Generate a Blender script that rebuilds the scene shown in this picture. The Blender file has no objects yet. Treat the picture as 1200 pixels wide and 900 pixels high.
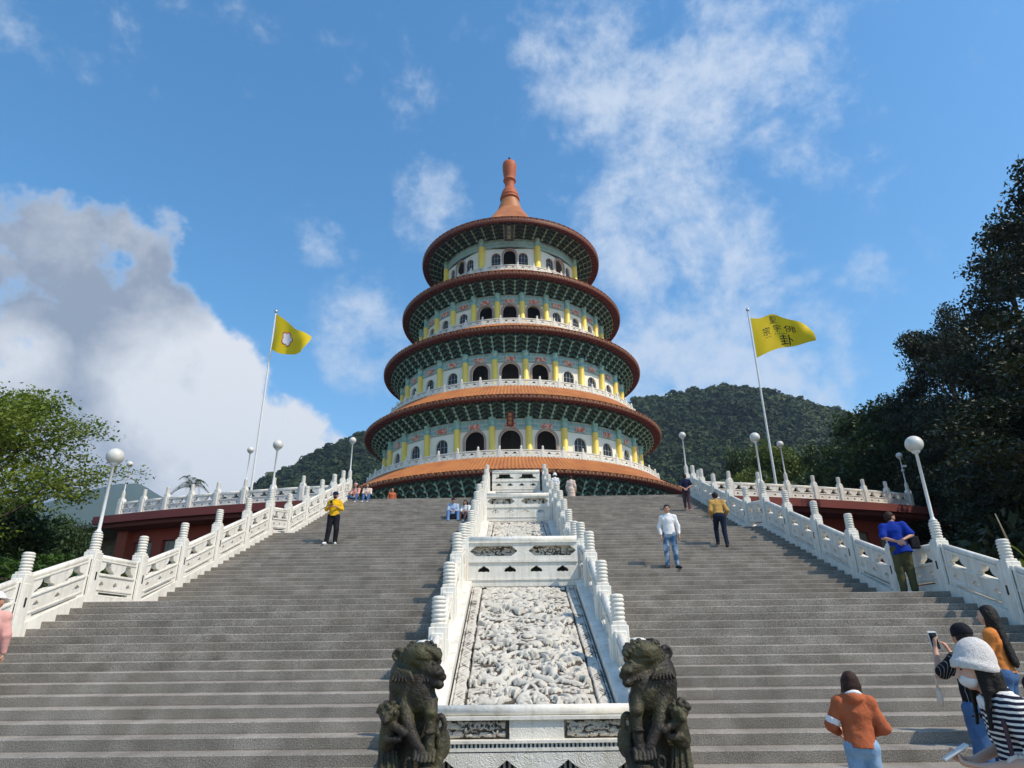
import bpy, bmesh, math, random
import numpy as np
from mathutils import Vector, Matrix
PI = math.pi
R = math.radians
rng = np.random.default_rng(7)
random.seed(7)
SC = bpy.context.scene
COL = SC.collection

# ---------------------------------------------------------------- camera (surveyed from the photograph)
F, PITCH, ROLL, YAW = 757.7, R(21.591), R(-.670), R(-.767)
CAM = np.array([.2065, 0., 1.679])
_cy, _sy = math.cos(YAW), math.sin(YAW)
FW = np.array([_sy*math.cos(PITCH), _cy*math.cos(PITCH), math.sin(PITCH)])
_rt = np.array([_cy, -_sy, 0.]); _up = np.cross(_rt, FW)
RT = math.cos(ROLL)*_rt + math.sin(ROLL)*_up
UP = -math.sin(ROLL)*_rt + math.cos(ROLL)*_up
def ray(x, y):
    d = FW*F + RT*(x-600) + UP*(450-y)
    return d/np.linalg.norm(d)
def at_y(x, y, Y):
    d = ray(x, y); return CAM + d*(Y-CAM[1])/d[1]
def at_r(x, y, r):
    """point r metres away (horizontally) along the sight line"""
    d = ray(x, y); return CAM + d*r/math.hypot(d[0], d[1])
def pix_y(p):
    d = np.asarray(p, float)-CAM
    return 450 - F*(d@UP)/(d@FW)
def pix_x(p):
    d = np.asarray(p, float)-CAM
    return 600 + F*(d@RT)/(d@FW)

# ---------------------------------------------------------------- object helpers
def tag(o, label=None, cat=None, group=None, kind=None):
    if label: o['label'] = label
    if cat: o['category'] = cat
    if group: o['group'] = group
    if kind: o['kind'] = kind
    return o
def thing(name, label, cat, loc=(0, 0, 0), rotz=0., group=None):
    o = bpy.data.objects.new(name, None); COL.objects.link(o)
    o.empty_display_size = .2
    o.location = loc; o.rotation_euler = (0, 0, rotz)
    return tag(o, label, cat, group)
def put(name, me, parent=None, loc=None, rot=None, scale=None):
    o = bpy.data.objects.new(name, me); COL.objects.link(o)
    if parent is not None: o.parent = parent
    if loc is not None: o.location = loc
    if rot is not None: o.rotation_euler = rot
    if scale is not None: o.scale = scale if hasattr(scale, '__len__') else (scale,)*3
    return o
def mesh(name, V, Fc, mats, mi=None, smooth=False):
    me = bpy.data.meshes.new(name)
    V = np.asarray(V, np.float32)
    if isinstance(Fc, np.ndarray) and Fc.ndim == 2:
        n, k = Fc.shape
        me.vertices.add(len(V)); me.vertices.foreach_set('co', V.ravel())
        me.loops.add(n*k); me.loops.foreach_set('vertex_index', Fc.astype(np.int32).ravel())
        me.polygons.add(n)
        me.polygons.foreach_set('loop_start', np.arange(0, n*k, k, dtype=np.int32))
        me.polygons.foreach_set('loop_total', np.full(n, k, np.int32))
        me.update(calc_edges=True)
    else:
        me.from_pydata(V.tolist(), [], [list(map(int, f)) for f in Fc])
    if not isinstance(mats, (list, tuple)): mats = [mats]
    for m in mats: me.materials.append(m)
    if mi is not None: me.polygons.foreach_set('material_index', np.asarray(mi, np.int32))
    if smooth: me.polygons.foreach_set('use_smooth', np.ones(len(me.polygons), bool))
    me.validate(clean_customdata=False)
    me.update()
    return me

class MB:
    """collects shapes that become ONE mesh"""
    def __init__(s): s.v = []; s.f = []; s.m = []; s.sm = []; s.n = 0
    def add(s, V, Fc, m=0, smooth=False):
        V = np.asarray(V, float).reshape(-1, 3)
        s.v.append(V)
        for f in Fc:
            s.f.append([int(i)+s.n for i in f]); s.m.append(m); s.sm.append(smooth)
        s.n += len(V); return s
    def box(s, c, size, M=None, m=0):
        x, y, z = np.asarray(size)/2
        V = np.array([[-x,-y,-z],[x,-y,-z],[x,y,-z],[-x,y,-z],[-x,-y,z],[x,-y,z],[x,y,z],[-x,y,z]])
        if M is not None: V = V @ np.asarray(M).T
        return s.add(V+np.asarray(c, float), [(0,3,2,1),(4,5,6,7),(0,1,5,4),(1,2,6,5),(2,3,7,6),(3,0,4,7)], m)
    def bar(s, a, b, w, h, m=0, upv=(0, 0, 1)):
        a = np.asarray(a, float); b = np.asarray(b, float); d = b-a; L = np.linalg.norm(d); d /= L
        u = np.cross(d, upv); u /= max(np.linalg.norm(u), 1e-9); t = np.cross(u, d)
        return s.box((a+b)/2, (L, w, h), np.stack([d, u, t], 1), m)
    def lathe(s, prof, n=16, c=(0, 0, 0), m=0, smooth=True, a0=0, a1=2*PI):
        full = abs(a1-a0-2*PI) < 1e-6
        k = n if full else n+1
        a = a0+(a1-a0)*np.arange(k)/n
        prof = np.asarray(prof, float)
        V = np.stack([np.outer(prof[:,0], np.sin(a)), -np.outer(prof[:,0], np.cos(a)), np.repeat(prof[:,1:2], k, 1)], -1).reshape(-1, 3)+np.asarray(c, float)
        Fc = []
        for i in range(len(prof)-1):
            for j in range(n):
                j2 = (j+1) % k
                Fc.append((i*k+j, i*k+j2, (i+1)*k+j2, (i+1)*k+j))
        return s.add(V, Fc, m, smooth)
    def tube(s, pts, rad, n=8, m=0, smooth=True, caps=True):
        pts = np.asarray(pts, float); rad = np.broadcast_to(rad, (len(pts),)).astype(float)
        T = np.gradient(pts, axis=0); T /= np.maximum(np.linalg.norm(T, axis=1, keepdims=True), 1e-9)
        u = np.cross(T[0], [0.31, .17, .93]);
        if np.linalg.norm(u) < 1e-3: u = np.cross(T[0], [1, 0, 0])
        u /= np.linalg.norm(u); V = []
        a = 2*PI*np.arange(n)/n
        for i in range(len(pts)):
            u = u - T[i]*(u@T[i]); u /= max(np.linalg.norm(u), 1e-9); w = np.cross(T[i], u)
            V.append(pts[i]+rad[i]*(np.outer(np.cos(a), u)+np.outer(np.sin(a), w)))
        Fc = []
        for i in range(len(pts)-1):
            for j in range(n): Fc.append((i*n+j, i*n+(j+1) % n, (i+1)*n+(j+1) % n, (i+1)*n+j))
        if caps: Fc.append(tuple(range(n-1, -1, -1))); Fc.append(tuple((len(pts)-1)*n+j for j in range(n)))
        return s.add(np.concatenate(V), Fc, m, smooth)
    def arcbox(s, R0, R1, z0, z1, a0, a1, n, c=(0, 0), m=0):
        a = a0+(a1-a0)*np.arange(n+1)/n
        V = []
        for r, z in ((R0, z0), (R1, z0), (R1, z1), (R0, z1)):
            V.append(np.stack([c[0]+r*np.sin(a), c[1]-r*np.cos(a), a*0+z], -1))
        V = np.concatenate(V); k = n+1; Fc = []
        for q in range(4):
            for j in range(n): Fc.append((q*k+j, q*k+j+1, ((q+1) % 4)*k+j+1, ((q+1) % 4)*k+j))
        Fc += [(0, 3*k, 2*k, k), (n, k+n, 2*k+n, 3*k+n)]
        return s.add(V, Fc, m)
    def mesh(s, name, mats):
        me = bpy.data.meshes.new(name)
        V = np.concatenate(s.v)
        me.from_pydata(V.tolist(), [], s.f)
        if not isinstance(mats, (list, tuple)): mats = [mats]
        for m in mats: me.materials.append(m)
        me.polygons.foreach_set('material_index', np.asarray(s.m, np.int32))
        me.polygons.foreach_set('use_smooth', np.asarray(s.sm, bool))
        me.update()
        bm = bmesh.new(); bm.from_mesh(me); bmesh.ops.recalc_face_normals(bm, faces=bm.faces); bm.to_mesh(me); bm.free()
        return me
    def build(s, name, mats, parent=None, **k): return put(name, s.mesh(name, mats), parent, **k)

def plate(outer, holes, th, bevel=0.):
    """flat plate with openings: vertices (u, v, w) and faces"""
    cu = bpy.data.curves.new('plate', 'CURVE'); cu.dimensions = '2D'; cu.fill_mode = 'BOTH'
    cu.extrude = th/2-bevel; cu.bevel_depth = bevel; cu.bevel_resolution = 0
    for poly in [outer]+list(holes):
        sp = cu.splines.new('POLY'); sp.points.add(len(poly)-1)
        for p, q in zip(sp.points, poly): p.co = (q[0], q[1], 0, 1)
        sp.use_cyclic_u = True
    ob = bpy.data.objects.new('plate', cu); COL.objects.link(ob)
    dg = bpy.context.evaluated_depsgraph_get()
    me = bpy.data.meshes.new_from_object(ob.evaluated_get(dg))
    V = np.array([v.co[:] for v in me.vertices]); Fc = [tuple(p.vertices) for p in me.polygons]
    bpy.data.objects.remove(ob); bpy.data.curves.remove(cu); bpy.data.meshes.remove(me)
    return V, Fc
def text_mesh(body, size, align='CENTER'):
    cu = bpy.data.curves.new('glyph', 'FONT'); cu.body = body; cu.size = size; cu.align_x = align; cu.align_y = 'CENTER'
    cu.extrude = .004; cu.resolution_u = 2
    ob = bpy.data.objects.new('glyph', cu); COL.objects.link(ob)
    dg = bpy.context.evaluated_depsgraph_get()
    me = bpy.data.meshes.new_from_object(ob.evaluated_get(dg))
    V = np.array([v.co[:] for v in me.vertices]).reshape(-1, 3); Fc = [tuple(p.vertices) for p in me.polygons]
    bpy.data.objects.remove(ob); bpy.data.curves.remove(cu); bpy.data.meshes.remove(me)
    return V, Fc

# ---------------------------------------------------------------- value noise (numpy)
def vnoise(P, seed=0):
    P = np.asarray(P, np.float64); i = np.floor(P).astype(np.int64); f = P-i; f = f*f*(3-2*f)
    def h(ix, iy, iz):
        n = (ix*374761393+iy*668265263+iz*2147483647+seed*974634777) & 0xffffffff
        n = ((n ^ (n >> 13))*1274126177) & 0xffffffff
        return ((n ^ (n >> 16)) & 0xffff)/65535.
    r = 0
    for dx in (0, 1):
        for dy in (0, 1):
            for dz in (0, 1):
                w = (f[...,0] if dx else 1-f[...,0])*(f[...,1] if dy else 1-f[...,1])*(f[...,2] if dz else 1-f[...,2])
                r = r + w*h(i[...,0]+dx, i[...,1]+dy, i[...,2]+dz)
    return r
def fbm(P, oct=4, seed=0):
    P = np.asarray(P, float); a, r, t = .5, 0, 0
    for o in range(oct):
        r = r+a*vnoise(P*2**o, seed+o); t += a; a *= .5
    return r/t

# ---------------------------------------------------------------- materials
def nt(m): m.use_nodes = True; return m.node_tree
def mat(name, col, rough=.7, col2=None, scale=6., amount=.5, bump=0., bscale=30., spec=.3, metal=0., detail=4., coat=0., stretch=None, sharp=None, transl=0.):
    m = bpy.data.materials.new(name); t = nt(m); N = t.nodes; L = t.links
    b = N['Principled BSDF']
    b.inputs['Roughness'].default_value = rough; b.inputs['Metallic'].default_value = metal
    b.inputs['Specular IOR Level'].default_value = spec; b.inputs['Coat Weight'].default_value = coat
    c1 = (*col, 1)
    if col2 is None: col2 = tuple(c*.75 for c in col)
    tc = N.new('ShaderNodeTexCoord'); src = tc.outputs['Object']
    if stretch:
        mp = N.new('ShaderNodeMapping'); mp.inputs['Scale'].default_value = stretch; L.new(src, mp.inputs[0]); src = mp.outputs[0]
    n = N.new('ShaderNodeTexNoise'); n.inputs['Scale'].default_value = scale; n.inputs['Detail'].default_value = detail
    L.new(src, n.inputs['Vector'])
    rp = N.new('ShaderNodeValToRGB'); rp.color_ramp.elements[0].color = c1; rp.color_ramp.elements[1].color = (*col2, 1)
    lo, hi = sharp if sharp else (.5-.3*amount, .5+.5*(1.3-amount))
    rp.color_ramp.elements[0].position = max(0, lo); rp.color_ramp.elements[1].position = min(1, hi)
    L.new(n.outputs['Fac'], rp.inputs[0]); L.new(rp.outputs[0], b.inputs['Base Color'])
    if bump:
        n2 = N.new('ShaderNodeTexNoise'); n2.inputs['Scale'].default_value = bscale; n2.inputs['Detail'].default_value = 3; L.new(tc.outputs['Object'], n2.inputs['Vector'])
        bp = N.new('ShaderNodeBump'); bp.inputs['Strength'].default_value = bump; bp.inputs['Distance'].default_value = .02
        L.new(n2.outputs['Fac'], bp.inputs['Height']); L.new(bp.outputs[0], b.inputs['Normal'])
    if transl:
        tr = N.new('ShaderNodeBsdfTranslucent'); L.new(rp.outputs[0], tr.inputs[0]); mx = N.new('ShaderNodeMixShader'); mx.inputs[0].default_value = transl
        L.new(b.outputs[0], mx.inputs[1]); L.new(tr.outputs[0], mx.inputs[2]); L.new(mx.outputs[0], N['Material Output'].inputs[0])
    return m
def node(t, typ, **kw):
    n = t.nodes.new(typ)
    for k, v in kw.items(): setattr(n, k, v)
    return n
def base_of(m): return m.node_tree.nodes['Principled BSDF']

M = {}
def carved(name, col, col2, sc=9., strength=.28, dist=.02):
    """white painted stone with a shallow carved scroll pattern"""
    m = mat(name, col, .62, col2, 2.5, .55, spec=.25); t = m.node_tree; b = base_of(m)
    tc = node(t, 'ShaderNodeTexCoord')
    n = node(t, 'ShaderNodeTexNoise'); n.inputs['Scale'].default_value = sc; n.inputs['Detail'].default_value = 1.; n.inputs['Distortion'].default_value = 2.5
    t.links.new(tc.outputs['Object'], n.inputs['Vector'])
    mr = node(t, 'ShaderNodeMath', operation='PINGPONG'); mr.inputs[1].default_value = .09; t.links.new(n.outputs['Fac'], mr.inputs[0])
    ml = node(t, 'ShaderNodeMath', operation='MULTIPLY'); ml.inputs[1].default_value = 11.; t.links.new(mr.outputs[0], ml.inputs[0])
    bp = node(t, 'ShaderNodeBump'); bp.inputs['Strength'].default_value = strength; bp.inputs['Distance'].default_value = dist
    t.links.new(ml.outputs[0], bp.inputs['Height']); t.links.new(bp.outputs[0], b.inputs['Normal'])
    return m
M['white'] = mat('white_stone', (.80, .765, .69), .6, (.64, .605, .54), 3.2, .55, bump=.25, bscale=25)
M['white_carved'] = carved('carved_white_stone', (.79, .755, .68), (.64, .605, .54))
def grime(m, lo=.78):
    """rain streaks and grey mould on the white stone"""
    t = m.node_tree; b = base_of(m); src = b.inputs['Base Color'].links[0].from_socket
    tc = node(t, 'ShaderNodeTexCoord'); mp = node(t, 'ShaderNodeMapping'); mp.inputs['Scale'].default_value = (9, 9, 1.1); t.links.new(tc.outputs['Object'], mp.inputs[0])
    n = node(t, 'ShaderNodeTexNoise'); n.inputs['Scale'].default_value = 1.; n.inputs['Detail'].default_value = 6; n.inputs['Roughness'].default_value = .62; t.links.new(mp.outputs[0], n.inputs['Vector'])
    rp = node(t, 'ShaderNodeValToRGB'); rp.color_ramp.elements[0].position = .34; rp.color_ramp.elements[1].position = .52; rp.color_ramp.elements[0].color = (lo, lo*.97, lo*.90, 1); rp.color_ramp.elements[1].color = (1, 1, 1, 1); t.links.new(n.outputs['Fac'], rp.inputs[0])
    mx = node(t, 'ShaderNodeMix', data_type='RGBA', blend_type='MULTIPLY'); mx.inputs[0].default_value = .8; t.links.new(src, mx.inputs[6]); t.links.new(rp.outputs[0], mx.inputs[7]); t.links.new(mx.outputs[2], b.inputs['Base Color'])
grime(M['white']); grime(M['white_carved'])
M['white_fine'] = mat('white_far', (.74, .70, .62), .6, (.64, .60, .52), 1.5, .5)
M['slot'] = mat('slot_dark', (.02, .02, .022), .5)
M['globe'] = mat('lamp_globe', (.66, .64, .58), .35, (.46, .43, .37), 5., .5, spec=.5)
M['pole'] = mat('lamp_pole', (.72, .71, .69), .4, (.6, .59, .57), 5, spec=.5)
M['steel'] = mat('steel', (.55, .56, .58), .35, metal=.7)
M['terracotta'] = mat('terracotta_tile', (.47, .18, .055), .5, (.31, .095, .034), .7, .6, spec=.35)
M['tile_edge'] = mat('tile_edge', (.20, .055, .028), .6, (.12, .03, .02), 2., .6)
M['finial'] = mat('finial_clay', (.45, .125, .048), .6, (.34, .085, .034), .8, .5, spec=.2)
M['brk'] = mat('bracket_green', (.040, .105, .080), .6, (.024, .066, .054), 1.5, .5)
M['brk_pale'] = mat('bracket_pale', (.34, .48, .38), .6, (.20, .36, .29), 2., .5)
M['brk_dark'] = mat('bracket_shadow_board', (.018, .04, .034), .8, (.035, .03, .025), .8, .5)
M['soffit'] = mat('soffit_red', (.13, .035, .022), .7, (.09, .025, .018), 1., .5)
M['cream'] = mat('cream_wall', (.86, .81, .70), .7, (.78, .72, .61), .5, .5)
M['yellow'] = mat('yellow_column', (.90, .66, .13), .4, (.82, .58, .10), .8, .5, spec=.4)
M['pinkstone'] = mat('arch_surround', (.42, .30, .26), .7, (.34, .24, .21), 1.2)
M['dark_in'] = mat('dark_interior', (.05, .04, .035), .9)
M['glass'] = mat('window_glass', (.03, .033, .04), .25, (.02, .024, .03), .6, spec=.25)
M['muntin'] = mat('window_bars', (.30, .28, .27), .5)
M['red_wall'] = mat('red_wall', (.42, .075, .048), .7, (.32, .056, .038), .6, .6)
M['red_trim'] = mat('red_trim', (.20, .045, .036), .7, (.15, .036, .03), .7, .6)
M['blind'] = mat('window_blind', (.42, .36, .29), .7)
M['bark'] = mat('bark', (.06, .045, .032), .9, (.10, .08, .06), 3., .5, bump=.6, bscale=9)
def painted(name, base, a, b_, sx, sy):
    """painted beam: blocks of colour from a brick layout"""
    m = mat(name, base, .55); t = m.node_tree; b = base_of(m)
    tc = node(t, 'ShaderNodeTexCoord'); sep = node(t, 'ShaderNodeSeparateXYZ'); t.links.new(tc.outputs['Object'], sep.inputs[0])
    at = node(t, 'ShaderNodeMath', operation='ARCTAN2'); t.links.new(sep.outputs[0], at.inputs[0]); t.links.new(sep.outputs[1], at.inputs[1])
    mu = node(t, 'ShaderNodeMath', operation='MULTIPLY'); mu.inputs[1].default_value = sx; t.links.new(at.outputs[0], mu.inputs[0])
    mv = node(t, 'ShaderNodeMath', operation='MULTIPLY'); mv.inputs[1].default_value = sy; t.links.new(sep.outputs[2], mv.inputs[0])
    cb = node(t, 'ShaderNodeCombineXYZ'); t.links.new(mu.outputs[0], cb.inputs[0]); t.links.new(mv.outputs[0], cb.inputs[1])
    br = node(t, 'ShaderNodeTexBrick'); br.inputs['Color1'].default_value = (*base, 1); br.inputs['Color2'].default_value = (*a, 1); br.inputs['Mortar'].default_value = (*b_, 1)
    br.inputs['Scale'].default_value = 1.; br.inputs['Mortar Size'].default_value = .035; br.inputs['Brick Width'].default_value = 1.; br.inputs['Row Height'].default_value = .5
    t.links.new(cb.outputs[0], br.inputs['Vector']); t.links.new(br.outputs[0], b.inputs['Base Color'])
    return m
M['beam'] = painted('painted_beam', (.30, .46, .43), (.21, .36, .36), (.55, .56, .46), 22., .95)
M['capital'] = mat('painted_capital', (.20, .44, .42), .5, (.46, .54, .42), 2.6, .5, sharp=(.45, .6))
M['pinkpanel'] = mat('pink_panel', (.52, .13, .09), .6, (.66, .42, .32), 3.2, .5, sharp=(.46, .54))
M['sign_red'] = mat('sign_red', (.20, .02, .02), .5)
M['sign_dark'] = mat('sign_dark', (.035, .022, .018), .5)
M['gold'] = mat('gold_letter', (.55, .36, .12), .4, metal=.3)
M['tile_gilt'] = mat('tile_gilt', (.30, .17, .09), .5, (.22, .12, .06), 2.)
M['gold_dull'] = mat('board_frame', (.10, .045, .03), .5)
# ================================================================ stairs
def profile():
    nose = []
    for j in range(19): nose.append((7.108+.345*j, .13*(j+1)))
    for j in range(21): nose.append((15.708+.3505*j, 2.47+.1318*(j+1)))
    for j in range(23): nose.append((24.238+.354*j, 5.238+.1331*(j+1)))
    return nose
NOSE = profile()
TOPZ = NOSE[-1][1]
def nl(Y):
    """height of the line through the step edges"""
    if Y < 7.108: return max(0., .13+(Y-7.108)*.3768)
    if Y <= 13.318: return .13+(Y-7.108)*.3768
    if Y <= 15.36: return 2.47
    if Y <= 22.718: return 2.6018+(Y-15.708)*.376
    if Y <= 23.885: return 5.238
    if Y <= 32.026: return 5.3711+(Y-24.238)*.376
    return TOPZ
def tread(Y):
    z = 0.
    for y, h in NOSE:
        if Y >= y-.012: z = h
    return z
WS = 8.5

def stair_material():
    m = mat('granite_steps', (.295, .273, .245), .8, (.20, .184, .163), 2.2, .8, bump=.35, bscale=55, detail=8)
    t = m.node_tree; b = base_of(m); rp = b.inputs['Base Color'].links[0].from_socket
    tc = node(t, 'ShaderNodeTexCoord'); sep = node(t, 'ShaderNodeSeparateXYZ'); t.links.new(tc.outputs['Object'], sep.inputs[0])
    # every slab of every step has its own tone
    br = node(t, 'ShaderNodeTexBrick'); br.offset = .37; br.inputs['Scale'].default_value = 1; br.inputs['Brick Width'].default_value = 1.35; br.inputs['Row Height'].default_value = .1318
    br.inputs['Color1'].default_value = (.84, .835, .83, 1); br.inputs['Color2'].default_value = (1.09, 1.08, 1.06, 1); br.inputs['Mortar'].default_value = (.70, .68, .66, 1); br.inputs['Mortar Size'].default_value = .002
    cb = node(t, 'ShaderNodeCombineXYZ'); t.links.new(sep.outputs[0], cb.inputs[0])
    zo = node(t, 'ShaderNodeMath', operation='ADD'); zo.inputs[1].default_value = -.004; t.links.new(sep.outputs[2], zo.inputs[0]); t.links.new(zo.outputs[0], cb.inputs[1])
    t.links.new(cb.outputs[0], br.inputs['Vector'])
    mx = node(t, 'ShaderNodeMix', data_type='RGBA', blend_type='MULTIPLY'); mx.inputs[0].default_value = 1
    t.links.new(rp, mx.inputs[6]); t.links.new(br.outputs[0], mx.inputs[7])
    # grain of the granite
    n = node(t, 'ShaderNodeTexNoise'); n.inputs['Scale'].default_value = 90; n.inputs['Detail'].default_value = 3; t.links.new(tc.outputs['Object'], n.inputs['Vector'])
    r2 = node(t, 'ShaderNodeValToRGB'); r2.color_ramp.elements[0].position = .33; r2.color_ramp.elements[1].position = .67
    r2.color_ramp.elements[0].color = (.38, .365, .35, 1); r2.color_ramp.elements[1].color = (1.5, 1.48, 1.45, 1); t.links.new(n.outputs['Fac'], r2.inputs[0])
    m2 = node(t, 'ShaderNodeMix', data_type='RGBA', blend_type='MULTIPLY'); m2.inputs[0].default_value = .85
    t.links.new(mx.outputs[2], m2.inputs[6]); t.links.new(r2.outputs[0], m2.inputs[7])
    # rain streaks running down the risers
    mp = node(t, 'ShaderNodeMapping'); mp.inputs['Scale'].default_value = (1.4, .5, 1.6); t.links.new(tc.outputs['Object'], mp.inputs[0])
    n3 = node(t, 'ShaderNodeTexNoise'); n3.inputs['Scale'].default_value = 1.7; n3.inputs['Detail'].default_value = 6; t.links.new(mp.outputs[0], n3.inputs['Vector'])
    r3 = node(t, 'ShaderNodeValToRGB'); r3.color_ramp.elements[0].position = .36; r3.color_ramp.elements[1].position = .60
    r3.color_ramp.elements[0].color = (.74, .71, .67, 1); r3.color_ramp.elements[1].color = (1.06, 1.06, 1.06, 1); t.links.new(n3.outputs['Fac'], r3.inputs[0])
    m3 = node(t, 'ShaderNodeMix', data_type='RGBA', blend_type='MULTIPLY'); m3.inputs[0].default_value = .65
    t.links.new(m2.outputs[2], m3.inputs[6]); t.links.new(r3.outputs[0], m3.inputs[7])
    # upward faces painted paler: sunlight on the treads put into the colour
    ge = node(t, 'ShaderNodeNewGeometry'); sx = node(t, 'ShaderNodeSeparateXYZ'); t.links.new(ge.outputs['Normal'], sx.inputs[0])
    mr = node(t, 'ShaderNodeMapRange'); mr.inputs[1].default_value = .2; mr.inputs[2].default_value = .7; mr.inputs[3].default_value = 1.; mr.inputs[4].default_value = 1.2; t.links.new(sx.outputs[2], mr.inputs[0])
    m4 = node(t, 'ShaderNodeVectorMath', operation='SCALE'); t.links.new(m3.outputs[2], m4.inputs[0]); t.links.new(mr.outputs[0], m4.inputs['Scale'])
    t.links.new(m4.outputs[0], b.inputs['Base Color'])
    return m
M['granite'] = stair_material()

def build_stairs():
    prof = []
    z0 = 0.
    for y, z in NOSE:
        prof += [(y, z0), (y, z-.008), (y+.008, z)]
        z0 = z
    prof.append((32.6, TOPZ))
    V = []; Fc = []
    xs = [-WS, -4.2, 0, 4.2, WS]
    for x in xs: V += [(x, y, z) for y, z in prof]
    k = len(prof)
    for i in range(len(xs)-1):
        for j in range(k-1): Fc.append((i*k+j, (i+1)*k+j, (i+1)*k+j+1, i*k+j+1))
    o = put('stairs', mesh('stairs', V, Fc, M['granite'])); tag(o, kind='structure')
    # broad plaza at the head of the stairs, round like the tower it carries
    m = MB(); PC = (-1.0, 90.)
    m.lathe([(0, TOPZ-.006), (57.3, TOPZ-.006), (57.3, TOPZ-.2), (53.9, TOPZ-.2), (53.9, 1.0)], 180, (*PC, 0), smooth=False)
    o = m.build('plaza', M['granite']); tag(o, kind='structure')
    # forecourt and surrounding ground
    m = MB(); m.add([(-30, -14, .0), (30, -14, 0), (30, 7.3, 0), (-30, 7.3, 0)], [(0, 1, 2, 3)])
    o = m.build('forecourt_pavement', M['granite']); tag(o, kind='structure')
    n = 90; xs = np.concatenate([-np.geomspace(3200, 60, 22), np.linspace(-50, 50, 41), np.geomspace(60, 3200, 22)])
    ys = np.concatenate([-np.geomspace(400, 20, 8), np.linspace(-15, 45, 31), np.geomspace(50, 3400, 30)])
    X, Y = np.meshgrid(xs, ys, indexing='ij')
    side = np.clip((np.abs(X)-9.3)/6, 0, 1)
    Z = -.05+side*np.clip((Y-9)/26, 0, 1)*3.0+.35*(fbm(np.stack([X/9, Y/9, X*0], -1), 3)-.5)*side
    Z = np.where((np.abs(X) < 31) & (Y < 8), -.05, Z)
    Z = np.where((np.abs(X) < 8.9) & (Y < 34), -.05, Z)
    nx, ny = X.shape; idx = np.arange(nx*ny).reshape(nx, ny)
    Q = np.stack([idx[:-1,:-1], idx[1:,:-1], idx[1:,1:], idx[:-1,1:]], -1).reshape(-1, 4)
    o = put('ground', mesh('ground', np.stack([X, Y, Z], -1).reshape(-1, 3), Q, mat('ground_soil', (.05, .055, .025), .95, (.07, .05, .03), .6, .6, bump=.5, bscale=4), smooth=True)); tag(o, kind='structure')
build_stairs()

# ================================================================ balustrades
def tent(cx, z0, w, h):
    p = [(-.5, 0), (.5, 0), (.47, .18), (.36, .30), (.26, .42), (.20, .62), (.17, 1), (-.17, 1), (-.20, .62), (-.26, .42), (-.36, .30), (-.47, .18)]
    return [(cx+x*w, z0+y*h) for x, y in p]
def foil(cx, z0, w, h):
    p = [(-.5, .25), (-.42, 0), (-.2, .08), (0, 0), (.2, .08), (.42, 0), (.5, .25), (.38, .55), (.2, .72), (0, 1), (-.2, .72), (-.38, .55)]
    return [(cx+x*w, z0+y*h) for x, y in p]
def panel_mesh(L, slope, up=2, low=3, th=.12, slot=True):
    holes = []
    for i in range(up):
        holes.append(tent(L*(i+.5)/up, .450, min(.34*L, .50), .215))
    for i in range(low):
        holes.append(foil(L*(i+.5)/low+0., .20, min(.12*L, .15), .105))
    if slot: holes.append([(L*.14, .03), (L*.86, .03), (L*.86, .075), (L*.14, .075)])
    V, Fc = plate([(0, 0), (L, 0), (L, .685), (0, .685)], holes, th)
    m = MB()
    m.add(np.stack([V[:,2], V[:,0], V[:,1]+slope*V[:,0]], 1), Fc, 0)
    sh = np.array([0, 1, slope])
    def strip(v, h, t):
        q = np.array([(-t/2, 0, v), (t/2, 0, v), (t/2, 0, v+h), (-t/2, 0, v+h)]); e = q+np.array([0, L, slope*L])
        m.add(np.concatenate([q, e]), [(0, 1, 2, 3), (4, 7, 6, 5), (0, 4, 5, 1), (1, 5, 6, 2), (2, 6, 7, 3), (3, 7, 4, 0)], 1)
    strip(.40, .032, th+.05); strip(.112, .026, th+.035)
    strip(.687, .03, th+.03)
    a = np.array([0, -.0, .765]); m.tube([a, a+sh*L], .06, 10, 1)
    return m.mesh('balustrade_panel', [M['white_carved'], M['white']])
def post_mesh(shoulder=True):
    bm = bmesh.new()
    def bx(c, s, bev=.012):
        r = bmesh.ops.create_cube(bm, size=1); vs = r['verts']
        for v in vs: v.co = Vector((c[0]+v.co.x*s[0], c[1]+v.co.y*s[1], c[2]+v.co.z*s[2]))
        es = list({e for v in vs for e in v.link_edges})
        bmesh.ops.bevel(bm, geom=es, offset=bev, segments=1, affect='EDGES')
    bx((0, 0, .40), (.30, .30, 1.30)); bx((0, 0, 1.055), (.245, .245, .09))
    bx((0, 0, .36), (.215, .335, 1.05), .006); bx((0, 0, .36), (.335, .215, 1.05), .006)
    if shoulder:
        bx((0, 0, .42), (.20, .50, .96)); bx((0, 0, .46), (.20, .42, 1.0+.02))
    bm2 = MB(); me = bpy.data.meshes.new('post_shaft'); bm.to_mesh(me); bm.free(); me.materials.append(M['white']); me.update()
    return me
def cap_mesh():
    p = [(.0, 1.09), (.115, 1.09), (.115, 1.115)]
    z = 1.115
    for i in range(5):
        p += [(.098, z), (.118, z+.012), (.126, z+.029), (.118, z+.046), (.098, z+.058)]; z += .060
    p += [(.108, z), (.118, z+.012), (.112, z+.035), (.08, z+.052), (0, z+.06)]
    m = MB(); m.lathe(p, 18); return m.mesh('post_cap', M['white'])
POST = post_mesh(); CAP = cap_mesh()
m_ = MB(); m_.box((0, 0, 0), (.012, .045, .17)); SLOTM = m_.mesh('post_plate', M['slot'])
def add_post(parent, loc, rotz=0., slot=0, scale=1.):
    scale = scale if hasattr(scale, '__len__') else (scale,)*3; scale = (scale[0]*.84, scale[1]*.84, scale[2])
    p = put('post', POST, parent, loc, (0, 0, rotz), scale)
    put('post_cap', CAP, p)
    if slot: put('drain_plate', SLOTM, p, (slot*.172, 0, .55))
    return p
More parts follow.
